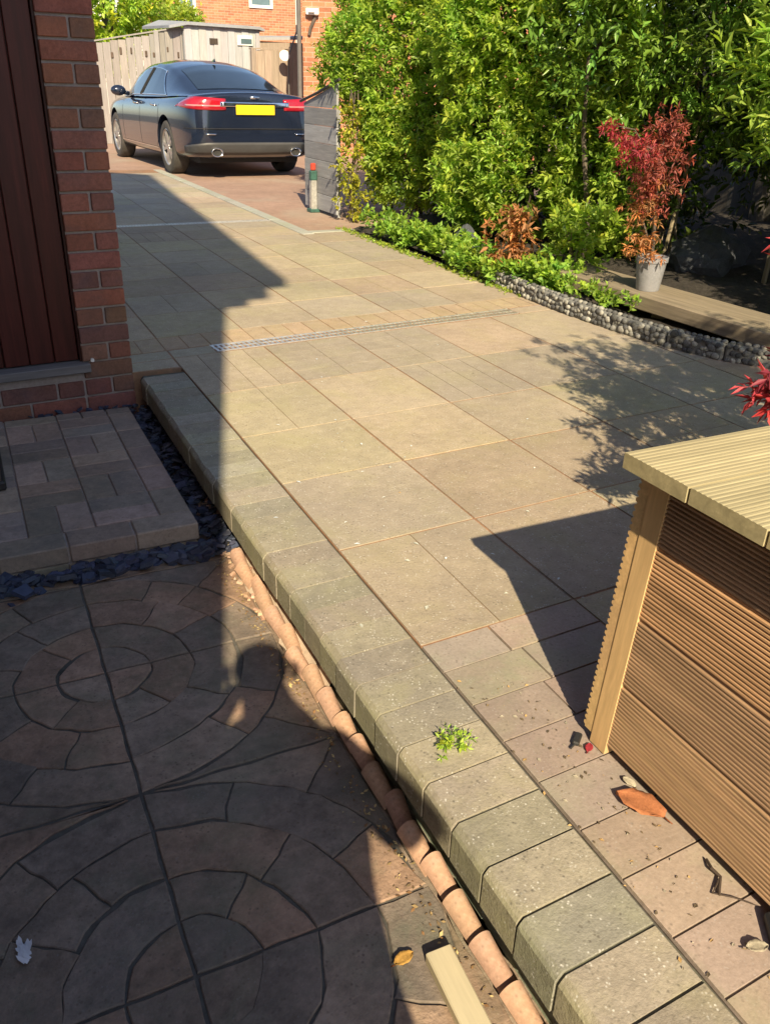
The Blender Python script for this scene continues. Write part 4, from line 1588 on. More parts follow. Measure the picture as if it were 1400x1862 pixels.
# ------------------------------------------------------------------ fence added on the far right as a dark backdrop behind the shrubs
t = thing('backdrop_fence', 'board fence added as a darkened backdrop behind the hedge and shrubs', 'fence', (6.9, 0, 0))
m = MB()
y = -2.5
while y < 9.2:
    m.box(0, .02, y, y + .147, .0, 1.9, tuple(.35 * c for c in var3(.15, .04)))  # boards tinted dark so no bright background shows through the leaves
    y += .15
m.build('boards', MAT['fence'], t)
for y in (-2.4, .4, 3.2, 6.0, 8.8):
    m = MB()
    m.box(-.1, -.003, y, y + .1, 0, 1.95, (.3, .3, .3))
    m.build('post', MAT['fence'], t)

# ------------------------------------------------------------------ grey gate panel, post with reflector
t = thing('gate', 'silvered grey horizontal board gate at the end of the hedge', 'gate', (3.32, 7.93, 0))
m = MB()
z = .03
k = 0
while z < .95:
    h = .155
    m.box(0, .022, 0, .84, z, z + h - .003, tuple(c * (1 + .12 * (-1) ** k) for c in var3(.06, .02)), .003)
    z += h
    k += 1
m.mesh([(0, 0, z + .002), (.022, 0, z + .002), (.022, 0.84, z + .002), (0, 0.84, z + .002), (0, 0, z + .21), (.022, 0, z + .21), (.022, 0.84, z + .03), (0, 0.84, z + .03)],
       [(3, 2, 1, 0), (4, 5, 6, 7), (0, 1, 5, 4), (1, 2, 6, 5), (2, 3, 7, 6), (3, 0, 4, 7)], (1, 1, 1))
m.build('boards', MAT['gate'], t)
for y in (.04, .72):
    m = MB()
    m.box(.0235, .06, y, y + .08, .0, .95)
    m.build('stile', MAT['gate'], t)
m = MB()
m.tube([(-.012, -.1, z + .245), (-.012, .42, z + .13), (-.012, .90, z + .045)], .013, 6)
m.build('top_rail', MAT['dark_plastic'], t)

t = thing('marker_post', 'short grey and green marker post with red reflector beside the gate', 'post', (3.285, 8.45, 0))
m = MB()
m.box(-.03, .03, -.03, .03, 0, .30, bevel=.004)
m.build('post_shaft', MAT['galv'], t)
m = MB()
m.box(-.034, .034, -.034, .034, .30, .39, bevel=.008)
m.build('cap', MAT['green_metal'], t)
m = MB()
m.box(-.05, .05, -.06, .06, -.004, .03, bevel=.006)
m.build('foot', MAT['green_metal'], t)
m = MB()
m.box(-.026, .026, -.020, .020, .3905, .46, bevel=.010)
m.build('reflector', MAT['red_plastic'], t)

# ------------------------------------------------------------------ car
car = thing('parked_car', 'dark blue saloon car parked on the drive with its rear to the camera', 'car', (3.687, 12.70, -.003), R(3.2))
STN = [(-1.055, .60, .36, .96, .05), (-1.035, .72, .31, .985, .055), (-.98, .815, .275, .995, .06), (-.86, .875, .245, 1.0, .055), (-.6, .912, .215, .995, .05), (-.2, .93, .205, .985, .04),
       (.4, .932, .195, .965, .02), (1.2, .93, .19, .95, .02), (2.0, .925, .19, .935, .03), (2.6, .928, .19, .92, .06), (3.0, .925, .195, .90, .08), (3.4, .895, .205, .84, .08),
       (3.7, .82, .225, .74, .08), (3.84, .70, .28, .65, .06), (3.9, .50, .34, .58, .03)]
HP = [(0, 0), (.80, 0), (.945, .05), (.985, .15), (1.0, .38), (1.0, .62), (.988, .78), (.962, .90), (.91, .97), (.80, 1.0), (.4, 1.0), (0, 1.0)]
bm = bmesh.new()
rings = []
for (yy_, w, zb, zs, c) in STN:
    ring = []
    full = [(x, z) for x, z in HP] + [(-x, z) for x, z in reversed(HP[1:-1])]
    for (fx, fz) in full:
        crown = c * (1 - fx * fx) if fz >= 1.0 else 0
        z = zb + (zs - zb) * fz + crown
        oy = 0
        if yy_ < -.9:
            oy = .05 * max(0, (z - .55)) / .45 if z < 1.0 else .03
            if z < .5:
                oy += .05 * (.5 - z) / .2
        ring.append(bm.verts.new((w * fx, yy_ + oy, z)))
    rings.append(ring)
nn = len(rings[0])
for a, b in zip(rings[:-1], rings[1:]):
    for i in range(nn):
        bm.faces.new((a[i], a[(i + 1) % nn], b[(i + 1) % nn], b[i]))
bm.faces.new(list(reversed(rings[0])))
bm.faces.new(rings[-1])
bmesh.ops.recalc_face_normals(bm, faces=bm.faces)
bmesh.ops.triangulate(bm, faces=[f for f in bm.faces if len(f.verts) > 4])
me = bpy.data.meshes.new('body')
bm.to_mesh(me)
bm.free()
body = bpy.data.objects.new('body', me)
COL.objects.link(body)
sb = body.modifiers.new('smooth', 'SUBSURF')
sb.levels = sb.render_levels = 2
dg = bpy.context.evaluated_depsgraph_get()
me2 = bpy.data.meshes.new_from_object(body.evaluated_get(dg))
body.modifiers.clear()
body.data = me2
me2.materials.append(MAT['paint'])
WB, TRK, WR = 2.909, .80, .338
# wheel arches
cut = MB()
for yw in (0, WB):
    for s in (-1, 1):
        cut.lathe([(0, s * 1.2), (.385, s * 1.2), (.385, s * .60), (0, s * .60)], 40, (0, yw, WR + .02), 'X')
co_ = cut.build('arch_cutter', MAT['rubber'], merge=True)
bo = body.modifiers.new('arches', 'BOOLEAN')
bo.operation, bo.object, bo.solver = 'DIFFERENCE', co_, 'EXACT'
dg = bpy.context.evaluated_depsgraph_get()
dg.update()
me3 = bpy.data.meshes.new_from_object(body.evaluated_get(dg))
body.modifiers.clear()
body.data = me3
me3.materials.clear()
me3.materials.append(MAT['paint'])
me3.polygons.foreach_set('material_index', [0] * len(me3.polygons))
bpy.data.objects.remove(co_)
smooth_by_angle(body, 38)
body.parent = car
bvh = BVHTree.FromPolygons([v.co[:] for v in me2.vertices], [tuple(p.vertices) for p in me2.polygons])


def cast(phi, z, yc=.2):
    """point on the body shell seen from the rear at plan angle phi (0 = straight back, + = car left)"""
    d = Vector((-math.sin(phi), -math.cos(phi), 0))
    o = Vector((0, yc, z)) + d * 4
    loc, nor, _, _ = bvh.ray_cast(o, -d)
    return loc, nor


def rear_patch(name, mat, phis, zlo, zhi, off=.006, parent=car, nz=4, n=14):
    m = MB()
    vs = []
    for i in range(n + 1):
        f = i / n
        phi = R(phis[0] + (phis[1] - phis[0]) * f)
        for j in range(nz + 1):
            z = zlo(f) + (zhi(f) - zlo(f)) * j / nz
            loc, nor = cast(phi, z)
            if loc is None:
                loc, nor = Vector((0, -1.0, z)), Vector((0, -1, 0))
            vs.append(loc + nor * off)
    fs = [(i * (nz + 1) + j, i * (nz + 1) + j + 1, (i + 1) * (nz + 1) + j + 1, (i + 1) * (nz + 1) + j) for i in range(n) for j in range(nz)]
    m.mesh(vs, fs)
    o = m.build(name, mat, parent, smooth=True)
    s = o.modifiers.new('thickness', 'SOLIDIFY')
    s.thickness = .01
    s.offset = 0
    return o


for s in (1, -1):
    lo = lambda f: .805 + .03 * (1 - f) + .07 * f * f
    hi = lambda f: .965 + .012 * math.sin(f * 3.14) - .11 * max(0, f - .55) / .45
    tl = rear_patch('tail_lamp', MAT['tail_red'], (s * 18, s * 52), lo, hi, .007)
    rear_patch('clear_strip', MAT['lamp_clear'], (s * 20, s * 40), lambda f: .872, lambda f: .889, .012, tl)
rear_patch('boot_trim', MAT['chrome'], (-21, 21), lambda f: .875, lambda f: .930, .014, n=20)
rear_patch('rear_valance', MAT['valance'], (-43, 43), lambda f: .31 + .02 * abs(f - .5), lambda f: .455 - .05 * max(0, abs(f - .5) - .33) / .17, .010, n=24)
rear_patch('bumper_seam', MAT['rubber'], (-42, 42), lambda f: .612, lambda f: .620, .004, n=24, nz=1)
for s in (1, -1):
    rear_patch('bumper_reflector', MAT['chrome'], (s * 24, s * 29), lambda f: .545, lambda f: .56, .010, n=4, nz=1)
# number plate in its recess
loc, nor = cast(0, .84)
m = MB()
m.box(-.265, .265, loc.y - .024, loc.y - .012, .783, .897, bevel=.003)
m.build('number_plate', MAT['plate'], car)
m = MB()
m.box(-.30, .30, loc.y - .0115, loc.y + .03, .765, .905, bevel=.004)
m.build('plate_surround', MAT['paint'], car)
m = MB()
m.lathe([(.0, 0), (.038, 0), (.042, .004), (.042, .010), (0, .012)], 20, axis='X')
em = m.build('boot_emblem', MAT['chrome'], car, smooth=True)
em.rotation_euler = (0, 0, R(-90))
l2, _n = cast(0, .985)
em.location = (0, (l2.y if l2 else -1.0) - .004, .985)
em.scale = (1, 1.6, .6)
for s in (1, -1):
    m = MB()
    m.lathe([(.030, -.88), (.043, -.88), (.048, -1.045), (.055, -1.06), (.048, -1.062), (.040, -1.04), (.030, -.9)], 24)
    ex_ = m.build('exhaust', MAT['chrome'], car, smooth=True)
    ex_.rotation_euler = (R(90), 0, 0)
    ex_.scale = (1.45, 1, 1)
    ex_.location = (s * -.55, -2.045, .335)
    m = MB()
    m.lathe([(.041, -1.03), (0, -1.03)], 20)
    x2 = m.build('exhaust_bore', MAT['rubber'], ex_)
# fix exhaust direction: the lathe's z axis turned onto +y after rotation
for o in [c for c in car.children if c.name.startswith('exhaust')]:
    o.rotation_euler = (R(-90), 0, 0)
    o.location.y = -.0

# cabin
CB = [(-.70, 1.010, .60, .80, .995), (-.50, 1.085, .60, .815, .99), (-.20, 1.180, .585, .83, .985), (.15, 1.288, .57, .84, .97), (.5, 1.370, .56, .845, .96), (.85, 1.420, .55, .85, .955), (1.2, 1.440, .545, .85, .95),
      (1.55, 1.430, .545, .845, .945), (1.85, 1.385, .56, .84, .94), (2.15, 1.29, .60, .83, .93), (2.45, 1.15, .62, .82, .92), (2.80, .985, .64, .80, .91)]


def cab_pt(row, u):
    """u: -1 right belt .. 0 roof centre .. 1 left belt"""
    yq, zt, wt, wb, zb = row
    s = -1 if u > 0 else 1
    a = abs(u)
    if a > .5:
        f = (a - .5) / .5
        x = wt + .05 + (wb - wt - .05) * f ** .9
        z = (zt - .075) + (zb - .01 - zt + .075) * f
        z = max(z, zb - .01) if zt - .075 > zb else zb - .01 + (zt - .075 - zb) * 0
    else:
        f = a / .5
        x = (wt + .05) * f
        z = zt - .075 * (.35 * f ** 1.8 + .65 * f ** 3)
        z = max(z, zb - .01)
    return Vector((s * x, yq, z))


def cab_interp(yq):
    for a, b in zip(CB[:-1], CB[1:]):
        if a[0] <= yq <= b[0]:
            f = (yq - a[0]) / (b[0] - a[0])
            return tuple(p + (q - p) * f for p, q in zip(a, b))
    return CB[-1] if yq > CB[-1][0] else CB[0]


def cab_patch(name, mat, us, ys, off, nu, ny, parent=car, trim=None):
    m = MB()
    vs = []
    for j in range(ny + 1):
        for i in range(nu + 1):
            u = us[0] + (us[1] - us[0]) * i / nu
            yl, yh = ys(u) if callable(ys) else ys
            yq = yl + (yh - yl) * j / ny
            p = cab_pt(cab_interp(yq), u)
            e1 = cab_pt(cab_interp(yq), u + .01) - cab_pt(cab_interp(yq), u - .01)
            e2 = cab_pt(cab_interp(min(yq + .03, 2.79)), u) - cab_pt(cab_interp(max(yq - .03, -.69)), u)
            nrm = e1.cross(e2)
            if nrm.length < 1e-6:
                nrm = Vector((0, 0, 1))
            nrm.normalize()
            if nrm.z < 0 and abs(u) < .5:
                nrm = -nrm
            if abs(u) >= .5 and nrm.x * p.x < 0:
                nrm = -nrm
            vs.append(p + nrm * off)
    fs = [(j * (nu + 1) + i, j * (nu + 1) + i + 1, (j + 1) * (nu + 1) + i + 1, (j + 1) * (nu + 1) + i) for j in range(ny) for i in range(nu)]
    m.mesh(vs, fs)
    return m.build(name, mat, parent, smooth=True)


cab_patch('cabin_shell', MAT['paint'], (-1, 1), (-.70, 2.80), 0, 40, 46)
cab_patch('rear_window', MAT['glass'], (-.43, .43), lambda u: (-.52 + .10 * abs(u / .43) ** 3, .46 - .10 * abs(u / .43) ** 2), .006, 20, 14)
cab_patch('windscreen', MAT['glass'], (-.43, .43), lambda u: (1.80, 2.68), .006, 20, 12)
for s in (1, -1):
    def side_span(u):
        f = min(1, max(0, (abs(u) - .56) / .40))          # 0 top .. 1 belt
        return (.62 - .50 * f ** 1.5, 1.62 + .85 * f)
    w = cab_patch('side_window', MAT['glass'], (s * .56, s * .955), side_span, .005, 8, 26)
    m = MB()
    for q in (.555, .962):
        pts = []
        for k in range(20):
            yl, yh = side_span(q)
            pp_ = cab_pt(cab_interp(yl + (yh - yl) * k / 19), s * q)
            pts.append(pp_ + Vector((-s * .006, 0, 0.002)))
        m.tube(pts, .007, 5)
    pts = []
    for k in range(12):
        q = .555 + (.962 - .555) * k / 11
        yl, yh = side_span(q)
        pts.append(cab_pt(cab_interp(yl), s * q) + Vector((-s * .006, 0, .002)))
    m.tube(pts, .007, 5)
    m.build('window_trim', MAT['chrome'], w)
    m = MB()
    pts = [cab_pt(cab_interp(1.25 + .02 * k), s * (.56 + .4 * k / 8)) + Vector((-s * .009, 0, 0)) for k in range(9)]
    m.tube(pts, .022, 4)
    m.build('door_pillar', MAT['rubber'], w)
    # door mirror
    mm = MB()
    bm = bmesh.new()
    bmesh.ops.create_uvsphere(bm, u_segments=16, v_segments=10, radius=1)
    bm.transform(Matrix.Translation((-s * 1.0, 2.12, 1.0)) @ Matrix.Diagonal((.115, .075, .075, 1)))
    bm.verts.index_update()
    mm.mesh([tuple(v.co) for v in bm.verts], [tuple(v.index for v in f.verts) for f in bm.faces])
    bm.free()
    mm.tube([(-s * .83, 2.16, .96), (-s * .95, 2.14, .98)], .03, 8)
    mi = mm.build('wing_mirror', MAT['paint'], car, smooth=True)
    # door seams and handles
    for yd in (.28, 1.28, 2.32):
        m = MB()
        vs = []
        for k in range(10):
            z = .30 + (.93 - .30) * k / 9
            yk = yd + (.25 * ((.55 - z) / .25) ** 2 if yd < .5 and z < .55 else 0)
            loc, nor, _, _ = bvh.ray_cast(Vector((-s * 3, yk, z)), Vector((s, 0, 0)))
            vs += [loc + nor * .002 + Vector((0, -.005, 0)), loc + nor * .002 + Vector((0, .005, 0))]
        m.mesh(vs, [(2 * k, 2 * k + 1, 2 * k + 3, 2 * k + 2) for k in range(9)])
        m.build('door_seam', MAT['rubber'], car)
    for yh in (.52, 1.52):
        loc, nor, _, _ = bvh.ray_cast(Vector((-s * 3, yh, .845)), Vector((s, 0, 0)))
        m = MB()
        m.tube([loc + nor * .004 + Vector((0, -.11, 0)), loc + nor * .024 + Vector((0, -.07, 0)), loc + nor * .024 + Vector((0, .07, 0)), loc + nor * .004 + Vector((0, .11, 0))], .013, 6)
        m.build('door_handle', MAT['chrome'], car, smooth=True)
    # sill strip
    m = MB()
    vs = []
    for k in range(14):
        yk = .42 + k * (2.50 - .42) / 13
        for z in (.30, .315):
            loc, nor, _, _ = bvh.ray_cast(Vector((-s * 3, yk, z)), Vector((s, 0, 0)))
            vs.append(loc + nor * .006)
    m.mesh(vs, [(2 * k, 2 * k + 1, 2 * k + 3, 2 * k + 2) for k in range(13)])
    m.build('sill_trim', MAT['chrome'], car)
m = MB()
m.mesh([(-.02, .50, 1.40), (.02, .50, 1.40), (.0, .44, 1.41), (0, .62, 1.412), (0, .47, 1.45)], [(0, 3, 4), (3, 1, 4), (1, 2, 4), (2, 0, 4)])
m.build('roof_aerial', MAT['paint'], car)
# underbody
m = MB()
m.box(-.70, .70, -.75, 3.6, .19, .26)
m.build('underbody', MAT['rubber'], car)


def make_wheel(s, yw):
    e = bpy.data.objects.new('wheel', None)
    COL.objects.link(e)
    e.parent = car
    e.location = (-s * TRK, yw, WR)
    e.empty_display_size = .1
    o_ = -s
    m = MB()
    prof = [(.235, -.11), (.30, -.118), (.328, -.10), (WR, -.07), (WR, .07), (.328, .10), (.30, .118), (.240, .108), (.232, .09), (.232, -.09)]
    m.lathe([(r0, h * 1) for r0, h in prof], 44, axis='X', closed=True)
    ty = m.build('tyre', MAT['tyre'], e, merge=True)
    smooth_by_angle(ty, 40)
    m = MB()
    m.lathe([(.236, o_ * .104), (.226, o_ * .108), (.215, o_ * .095), (.21, o_ * .0)], 40, axis='X')
    m.lathe([(.06, o_ * .085), (.055, o_ * .098), (.0, o_ * .10)], 20, axis='X')
    for k in range(10):
        a = 2 * math.pi * (k // 2) / 5 + (.16 if k % 2 else -.16)
        d = Vector((0, math.cos(a), math.sin(a)))
        tt = Vector((0, -math.sin(a), math.cos(a)))
        X = Vector((o_, 0, 0))
        p = []
        for (r0, w0, dx, thk) in ((.03, .020, .095, .03), (.225, .017, .098, .03)):
            for sgn in (-1, 1):
                p += [d * r0 + tt * w0 * sgn + X * dx, d * r0 + tt * w0 * sgn + X * (dx - thk)]
        m.mesh(p, [(0, 2, 6, 4), (0, 4, 5, 1), (2, 3, 7, 6), (1, 5, 7, 3), (4, 6, 7, 5), (0, 1, 3, 2)])
    m.build('rim', MAT['alloy'], e, smooth=False)
    m = MB()
    m.lathe([(.212, o_ * .03), (.0, o_ * .03)], 30, axis='X')
    m.build('brake_disc', MAT['rubber'], e)


for s in (1, -1):
    for yw in (0, WB):
        make_wheel(s, yw)

# ------------------------------------------------------------------ fences, shed, garage and houses beyond the car


def board_fence(name, label, p0, p1, z0, ztop0, ztop1, mat, bw=.145, cap=True, posts=True, holes=False, group=None):
    a, b = Vector(p0), Vector(p1)
    d = b - a
    L = d.length
    t = thing(name, label, 'fence', (a.x, a.y, 0), math.atan2(d.y, d.x), group)
    m = MB()
    x = 0
    k = 0
    while x < L - .02:
        zt = ztop0 + (ztop1 - ztop0) * x / L
        w = min(bw, L - x)
        m.box(x + .003, x + w - .003, 0 + .012 * (k % 2), .018 + .012 * (k % 2), z0, zt + random.uniform(-.012, .012), var3(.13, .04))
        x += bw
        k += 1
    m.build('boards', MAT[mat], t)
    if posts:
        x = 0
        while x < L:
            zt = ztop0 + (ztop1 - ztop0) * x / L
            m = MB()
            m.box(x, x + .09, -.09, -.002, 0, zt + .05, var3(.1, .03), .008)
            m.build('post', MAT[mat], t)
            x += 1.83
    if cap:
        m = MB()
        vs = []
        for xx, zt in ((0, ztop0), (L, ztop1)):
            vs += [(xx, -.02, zt + .02), (xx, .06, zt + .02), (xx, .06, zt + .045), (xx, -.02, zt + .045)]
        m.mesh(vs, [(0, 1, 5, 4), (1, 2, 6, 5), (2, 3, 7, 6), (3, 0, 4, 7), (0, 3, 2, 1), (4, 5, 6, 7)])
        m.build('capping_rail', MAT[mat], t)
    return t


fa = board_fence('board_fence', 'tall pale grey board fence running left behind the car', (2.2, 18.9), (4.50, 18.4), 0, 1.62, 2.03, 'fence')
for k in range(9):
    m = MB()
    x = .55 + k * .21 + random.uniform(-.04, .04)
    z = 1.42 + .17 * (x / 2.35) * 1.2 + random.uniform(-.1, .04)
    m.box(x, x + random.uniform(.03, .05), -.012, .010, z, z + random.uniform(.07, .15), (.9, .8, .75), .01)
    m.build('notch', MAT['bark'], fa)
fb = board_fence('shed', 'pale vertical board shed wall with flat grey felt roof behind the car', (4.52, 18.3), (6.05, 18.4), 0, 2.10, 2.12, 'shed_wood', posts=False, cap=False)
fb['category'] = 'shed'
m = MB()
m.box(.0, 1.55, .035, 1.6, 0, 2.05)
m.build('shed_walls', MAT['shed_wood'], fb)
m = MB()
m.mesh([(-.30, -.06, 2.03), (.05, -.08, 2.10), (1.5, -.08, 2.09), (1.62, -.08, 2.06), (1.62, 1.8, 2.1), (1.5, 1.8, 2.16), (.05, 1.8, 2.17), (-.30, 1.8, 2.07),
        (-.30, -.06, 2.075), (.05, -.08, 2.155), (1.5, -.08, 2.145), (1.62, -.08, 2.10), (1.62, 1.8, 2.14), (1.5, 1.8, 2.24), (.05, 1.8, 2.25), (-.30, 1.8, 2.12)],
       [(0, 1, 6, 7), (1, 2, 5, 6), (2, 3, 4, 5), (15, 14, 9, 8), (14, 13, 10, 9), (13, 12, 11, 10), (0, 8, 9, 1), (1, 9, 10, 2), (2, 10, 11, 3), (3, 11, 12, 4), (7, 15, 8, 0), (4, 12, 13, 5), (5, 13, 14, 6), (6, 14, 15, 7)])
m.build('felt_roof', MAT['felt'], fb)
m = MB()
m.box(.50, .66, -.012, .011, 1.80, 1.90, (.5, .5, .5))
m.build('vent', MAT['bark'], fb)
m = MB()
m.box(1.06, 1.38, -.02, -.003, 1.80, 1.98, bevel=.006)
wb_ = m.build('small_window', MAT['white_paint'], fb)
m = MB()
m.box(1.13, 1.36, -.024, -.0205, 1.83, 1.92)
m.build('pane', MAT['window_glass'], wb_)
board_fence('board_fence', 'lower brown board fence between the shed and the brick garage', (5.62, 17.7), (7.35, 17.75), 0, 1.70, 1.80, 'fence_brown')
# lean-to roof behind the brown fence
t = thing('lean_to', 'lean-to with pale weathered roof behind the brown fence', 'lean-to', (6.2, 19.2, 0))
m = MB()
m.mesh([(0, 0, 1.94), (1.7, 0, 2.02), (1.7, .8, 2.07), (0, .8, 1.99), (0, 0, 1.99), (1.7, 0, 2.07), (1.7, .8, 2.12), (0, .8, 2.04)], [(3, 2, 1, 0), (4, 5, 6, 7), (0, 1, 5, 4), (1, 2, 6, 5), (2, 3, 7, 6), (3, 0, 4, 7)])
m.build('roof', MAT['shed_wood'], t)
m = MB()
m.box(.02, 1.65, .06, .75, 0, 1.93)
m.build('wall', MAT['fence_brown'], t)
t = thing('aerial_pole', 'thin grey bracket pole with a small pale dish by the brown fence', 'aerial', (6.32, 17.5, 0))
m = MB()
m.tube([(0, 0, 0), (0, 0, 1.62), (.18, 0, 2.05), (.18, 0, 2.16)], .016, 6)
m.build('pole', MAT['pipe_grey'], t)
m = MB()
m.lathe([(.0, 0), (.06, .01), (.10, .035), (.10, .04), (.06, .018), (0, .008)], 20)
dd = m.build('dish', MAT['white_paint'], t, smooth=True)
dd.location, dd.rotation_euler = (-.10, -.05, 1.62), (R(70), R(-25), 0)

# brick garage with downpipe right of the car
t = thing('brick_garage', 'orange brick garage corner with grey downpipe right of the car', 'garage', (5.82, 15.55, 0), R(-23))
m = MB()
m.box(.06, 4.5, 0, 4.5, -.2, 2.62)
m.build('wall', MAT['far_brick'], t)
m = MB()
m.tube([(.0, -.04, .0), (.0, -.04, 2.54)], .038, 10)
m.tube([(.0, -.04, 2.52), (.06, -.12, 2.62), (.08, -.14, 2.66)], .036, 10)
m.build('downpipe', MAT['pipe_grey'], t)
m = MB()
m.tube([(.0, -.14, 2.66), (4.5, -.14, 2.68)], .06, 10)
m.build('gutter', MAT['dark_plastic'], t)
m = MB()
m.mesh([(-.1, -.15, 2.72), (4.6, -.15, 2.72), (4.6, 2.3, 3.92), (-.1, 2.3, 3.92), (-.1, -.15, 2.78), (4.6, -.15, 2.78), (4.6, 2.3, 3.98), (-.1, 2.3, 3.98), (-.1, 4.7, 2.72), (4.6, 4.7, 2.72), (-.1, 4.7, 2.78), (4.6, 4.7, 2.78)],
       [(3, 2, 1, 0), (4, 5, 6, 7), (0, 1, 5, 4), (0, 4, 7, 3), (1, 2, 6, 5), (3, 8, 9, 2), (7, 6, 11, 10), (8, 10, 11, 9)])
m.build('roof', MAT['roof_tile'], t)
m = MB()
m.box(.12, .34, -.10, -.003, 2.20, 2.30, bevel=.012)
m.box(.17, .27, -.16, -.101, 2.23, 2.29, bevel=.008)
m.build('security_lamp', MAT['white_paint'], t)
m = MB()
m.tube([(.28, -.012, 2.18), (.20, -.02, 2.02), (.17, -.02, 1.9)], .03, 6)
m.build('bracket', MAT['bark'], t)

# houses beyond
t = thing('brick_house', 'orange brick house with white framed windows beyond the sheds', 'house', (6.4, 32, 0))
m = MB()
m.box(.95, 14, 0, 8, -.3, 5.2)
m.build('wall', MAT['far_brick'], t)
m = MB()
m.mesh([(.5, -.4, 5.1), (14.5, -.4, 5.1), (14.5, 4, 7.8), (.5, 4, 7.8), (.5, 8.4, 5.1), (14.5, 8.4, 5.1)], [(0, 1, 2, 3), (3, 2, 5, 4), (0, 3, 4), (1, 5, 2)])
m.build('roof', MAT['roof_tile'], t)
for (x0, x1, z0, z1) in ((3.78, 4.62, 3.42, 4.6), (7.6, 9.0, 3.4, 4.6), (1.35, 1.95, 3.0, 4.6)):
    m = MB()
    for (a, b, c, d) in ((x0, x1, z0, z0 + .09), (x0, x1, z1 - .09, z1), (x0, x0 + .09, z0 + .091, z1 - .091), (x1 - .09, x1, z0 + .091, z1 - .091)):
        m.box(a, b, -.05, .03, c, d)
    w = m.build('window', MAT['white_paint'], t)
    m = MB()
    m.box(x0 + .09, x1 - .09, -.02, -.004, z0 + .09, z1 - .09)
    m.build('pane', MAT['window_glass'], w)
for xp in (1.62, 5.5):
    m = MB()
    m.tube([(xp, -.06, 0), (xp, -.06, 5.0)], .07, 10)
    m.build('downpipe', MAT['white_paint'], t)
t = thing('white_house', 'pale rendered house with tall narrow windows at the far left', 'house', (5.2, 34, 0))
m = MB()
m.box(-1.5, 1.9, 0, 6, -.3, 5.4)
m.build('wall', MAT['white_paint'], t)
for x0 in (.55, 1.15):
    m = MB()
    m.box(x0, x0 + .35, -.03, -.004, 2.8, 4.7)
    m.build('window', MAT['window_glass'], t)
m = MB()
m.mesh([(-2, -.4, 5.3), (2.3, -.4, 5.3), (2.3, 3, 7.4), (-2, 3, 7.4), (-2, 6.4, 5.3), (2.3, 6.4, 5.3)], [(0, 1, 2, 3), (3, 2, 5, 4), (0, 3, 4), (1, 5, 2)])
m.build('roof', MAT['roof_tile'], t)


def tree(label, loc, rad, zr, nspr, seed, tint=None):
    t = thing('tree', label, 'tree', loc)
    r = np.random.default_rng(seed)
    d = unit(r.normal(size=(nspr, 3)))
    P = d * (r.uniform(.3, 1, nspr) ** .5)[:, None]
    zc, zh = (zr[0] + zr[1]) / 2, (zr[1] - zr[0]) / 2
    P = P * np.array([rad, rad, zh])
    P[:, :2] *= (1 + .3 * wav(P, seed))[:, None]
    P[:, 2] += zc
    k = wav(P * 1.2, seed + 2) > -.55
    foliage_object('crown', MAT['leaf'], (P[k], d[k] + r.normal(size=d[k].shape) * .4 + np.array([0, 0, .4])), .17, .09, 9, t, sprig_len=.35, tints=tint)
    m = MB()
    m.tube([(0, 0, -.2), (.03, 0, zc * .5), (0, .05, zc)], [.12, .1, .05], 8)
    for q in range(5):
        a = q * 1.26
        m.tube([(0, 0, zc * .5), (rad * .4 * math.cos(a), rad * .4 * math.sin(a), zc), (rad * .7 * math.cos(a), rad * .7 * math.sin(a), zc + zh * .5)], [.06, .035, .012], 6)
    m.build('trunk', MAT['bark'], t)
    return t


tree('leafy green tree above the pale board fence at the far left', (4.1, 24.5, 0), 1.35, (1.2, 4.4), 1500, 101, (1.25, 1.15, 1.0))
tree('small green tree in front of the white framed windows beyond the shed', (7.2, 29.5, 0), .55, (1.8, 3.1), 300, 105, (1.1, 1.0, 1.1))

# ------------------------------------------------------------------ person taking the photograph (behind the camera; casts the shadow on the patio)
PS = .962
person = thing('person', 'person in navy coat and denim trousers standing and holding up a phone', 'person', (-.085, -.30, ZP), -SUN_AZ)
person.scale = (PS, PS, PS)


def skin_mesh(name, chains, mat, root, level=2, parent=person):
    """chains: list of lists of (co, radius); first chain's first vertex is the root; chains join at equal coordinates"""
    me = bpy.data.meshes.new(name)
    idx, verts, rads, edges = {}, [], [], []
    for ch in chains:
        prev = None
        for co, r in ch:
            k = tuple(round(c, 4) for c in co)
            if k not in idx:
                idx[k] = len(verts)
                verts.append(co)
                rads.append(r)
            if prev is not None and prev != idx[k]:
                edges.append((prev, idx[k]))
            prev = idx[k]
    me.from_pydata(verts, edges, [])
    o = bpy.data.objects.new(name, me)
    COL.objects.link(o)
    o.modifiers.new('skin', 'SKIN')
    if not me.skin_vertices:
        bpy.context.view_layer.objects.active = o
        bpy.ops.mesh.customdata_skin_add()
    for i, r in enumerate(rads):
        rr_ = r if isinstance(r, tuple) else (r, r)
        me.skin_vertices[0].data[i].radius = rr_
        me.skin_vertices[0].data[i].use_root = (i == 0)
    s = o.modifiers.new('sub', 'SUBSURF')
    s.levels = s.render_levels = level
    me.materials.append(mat)
    dg_ = bpy.context.evaluated_depsgraph_get()
    dg_.update()
    new = bpy.data.meshes.new_from_object(o.evaluated_get(dg_))
    o.modifiers.clear()
    o.data = new
    new.polygons.foreach_set('use_smooth', [True] * len(new.polygons))
    if not new.materials:
        new.materials.append(mat)
    o.parent = parent
    return o


# local frame: x right, y forward, z up from the patio
PH = Vector((0.0, .315, 1.43))           # camera position in the local frame is about here


def tolocal(w):
    d = Vector(w) - Vector((-.085, -.30, ZP))
    c, s = math.cos(SUN_AZ), math.sin(SUN_AZ)
    return Vector((d.x * c - d.y * s, d.x * s + d.y * c, d.z)) / PS


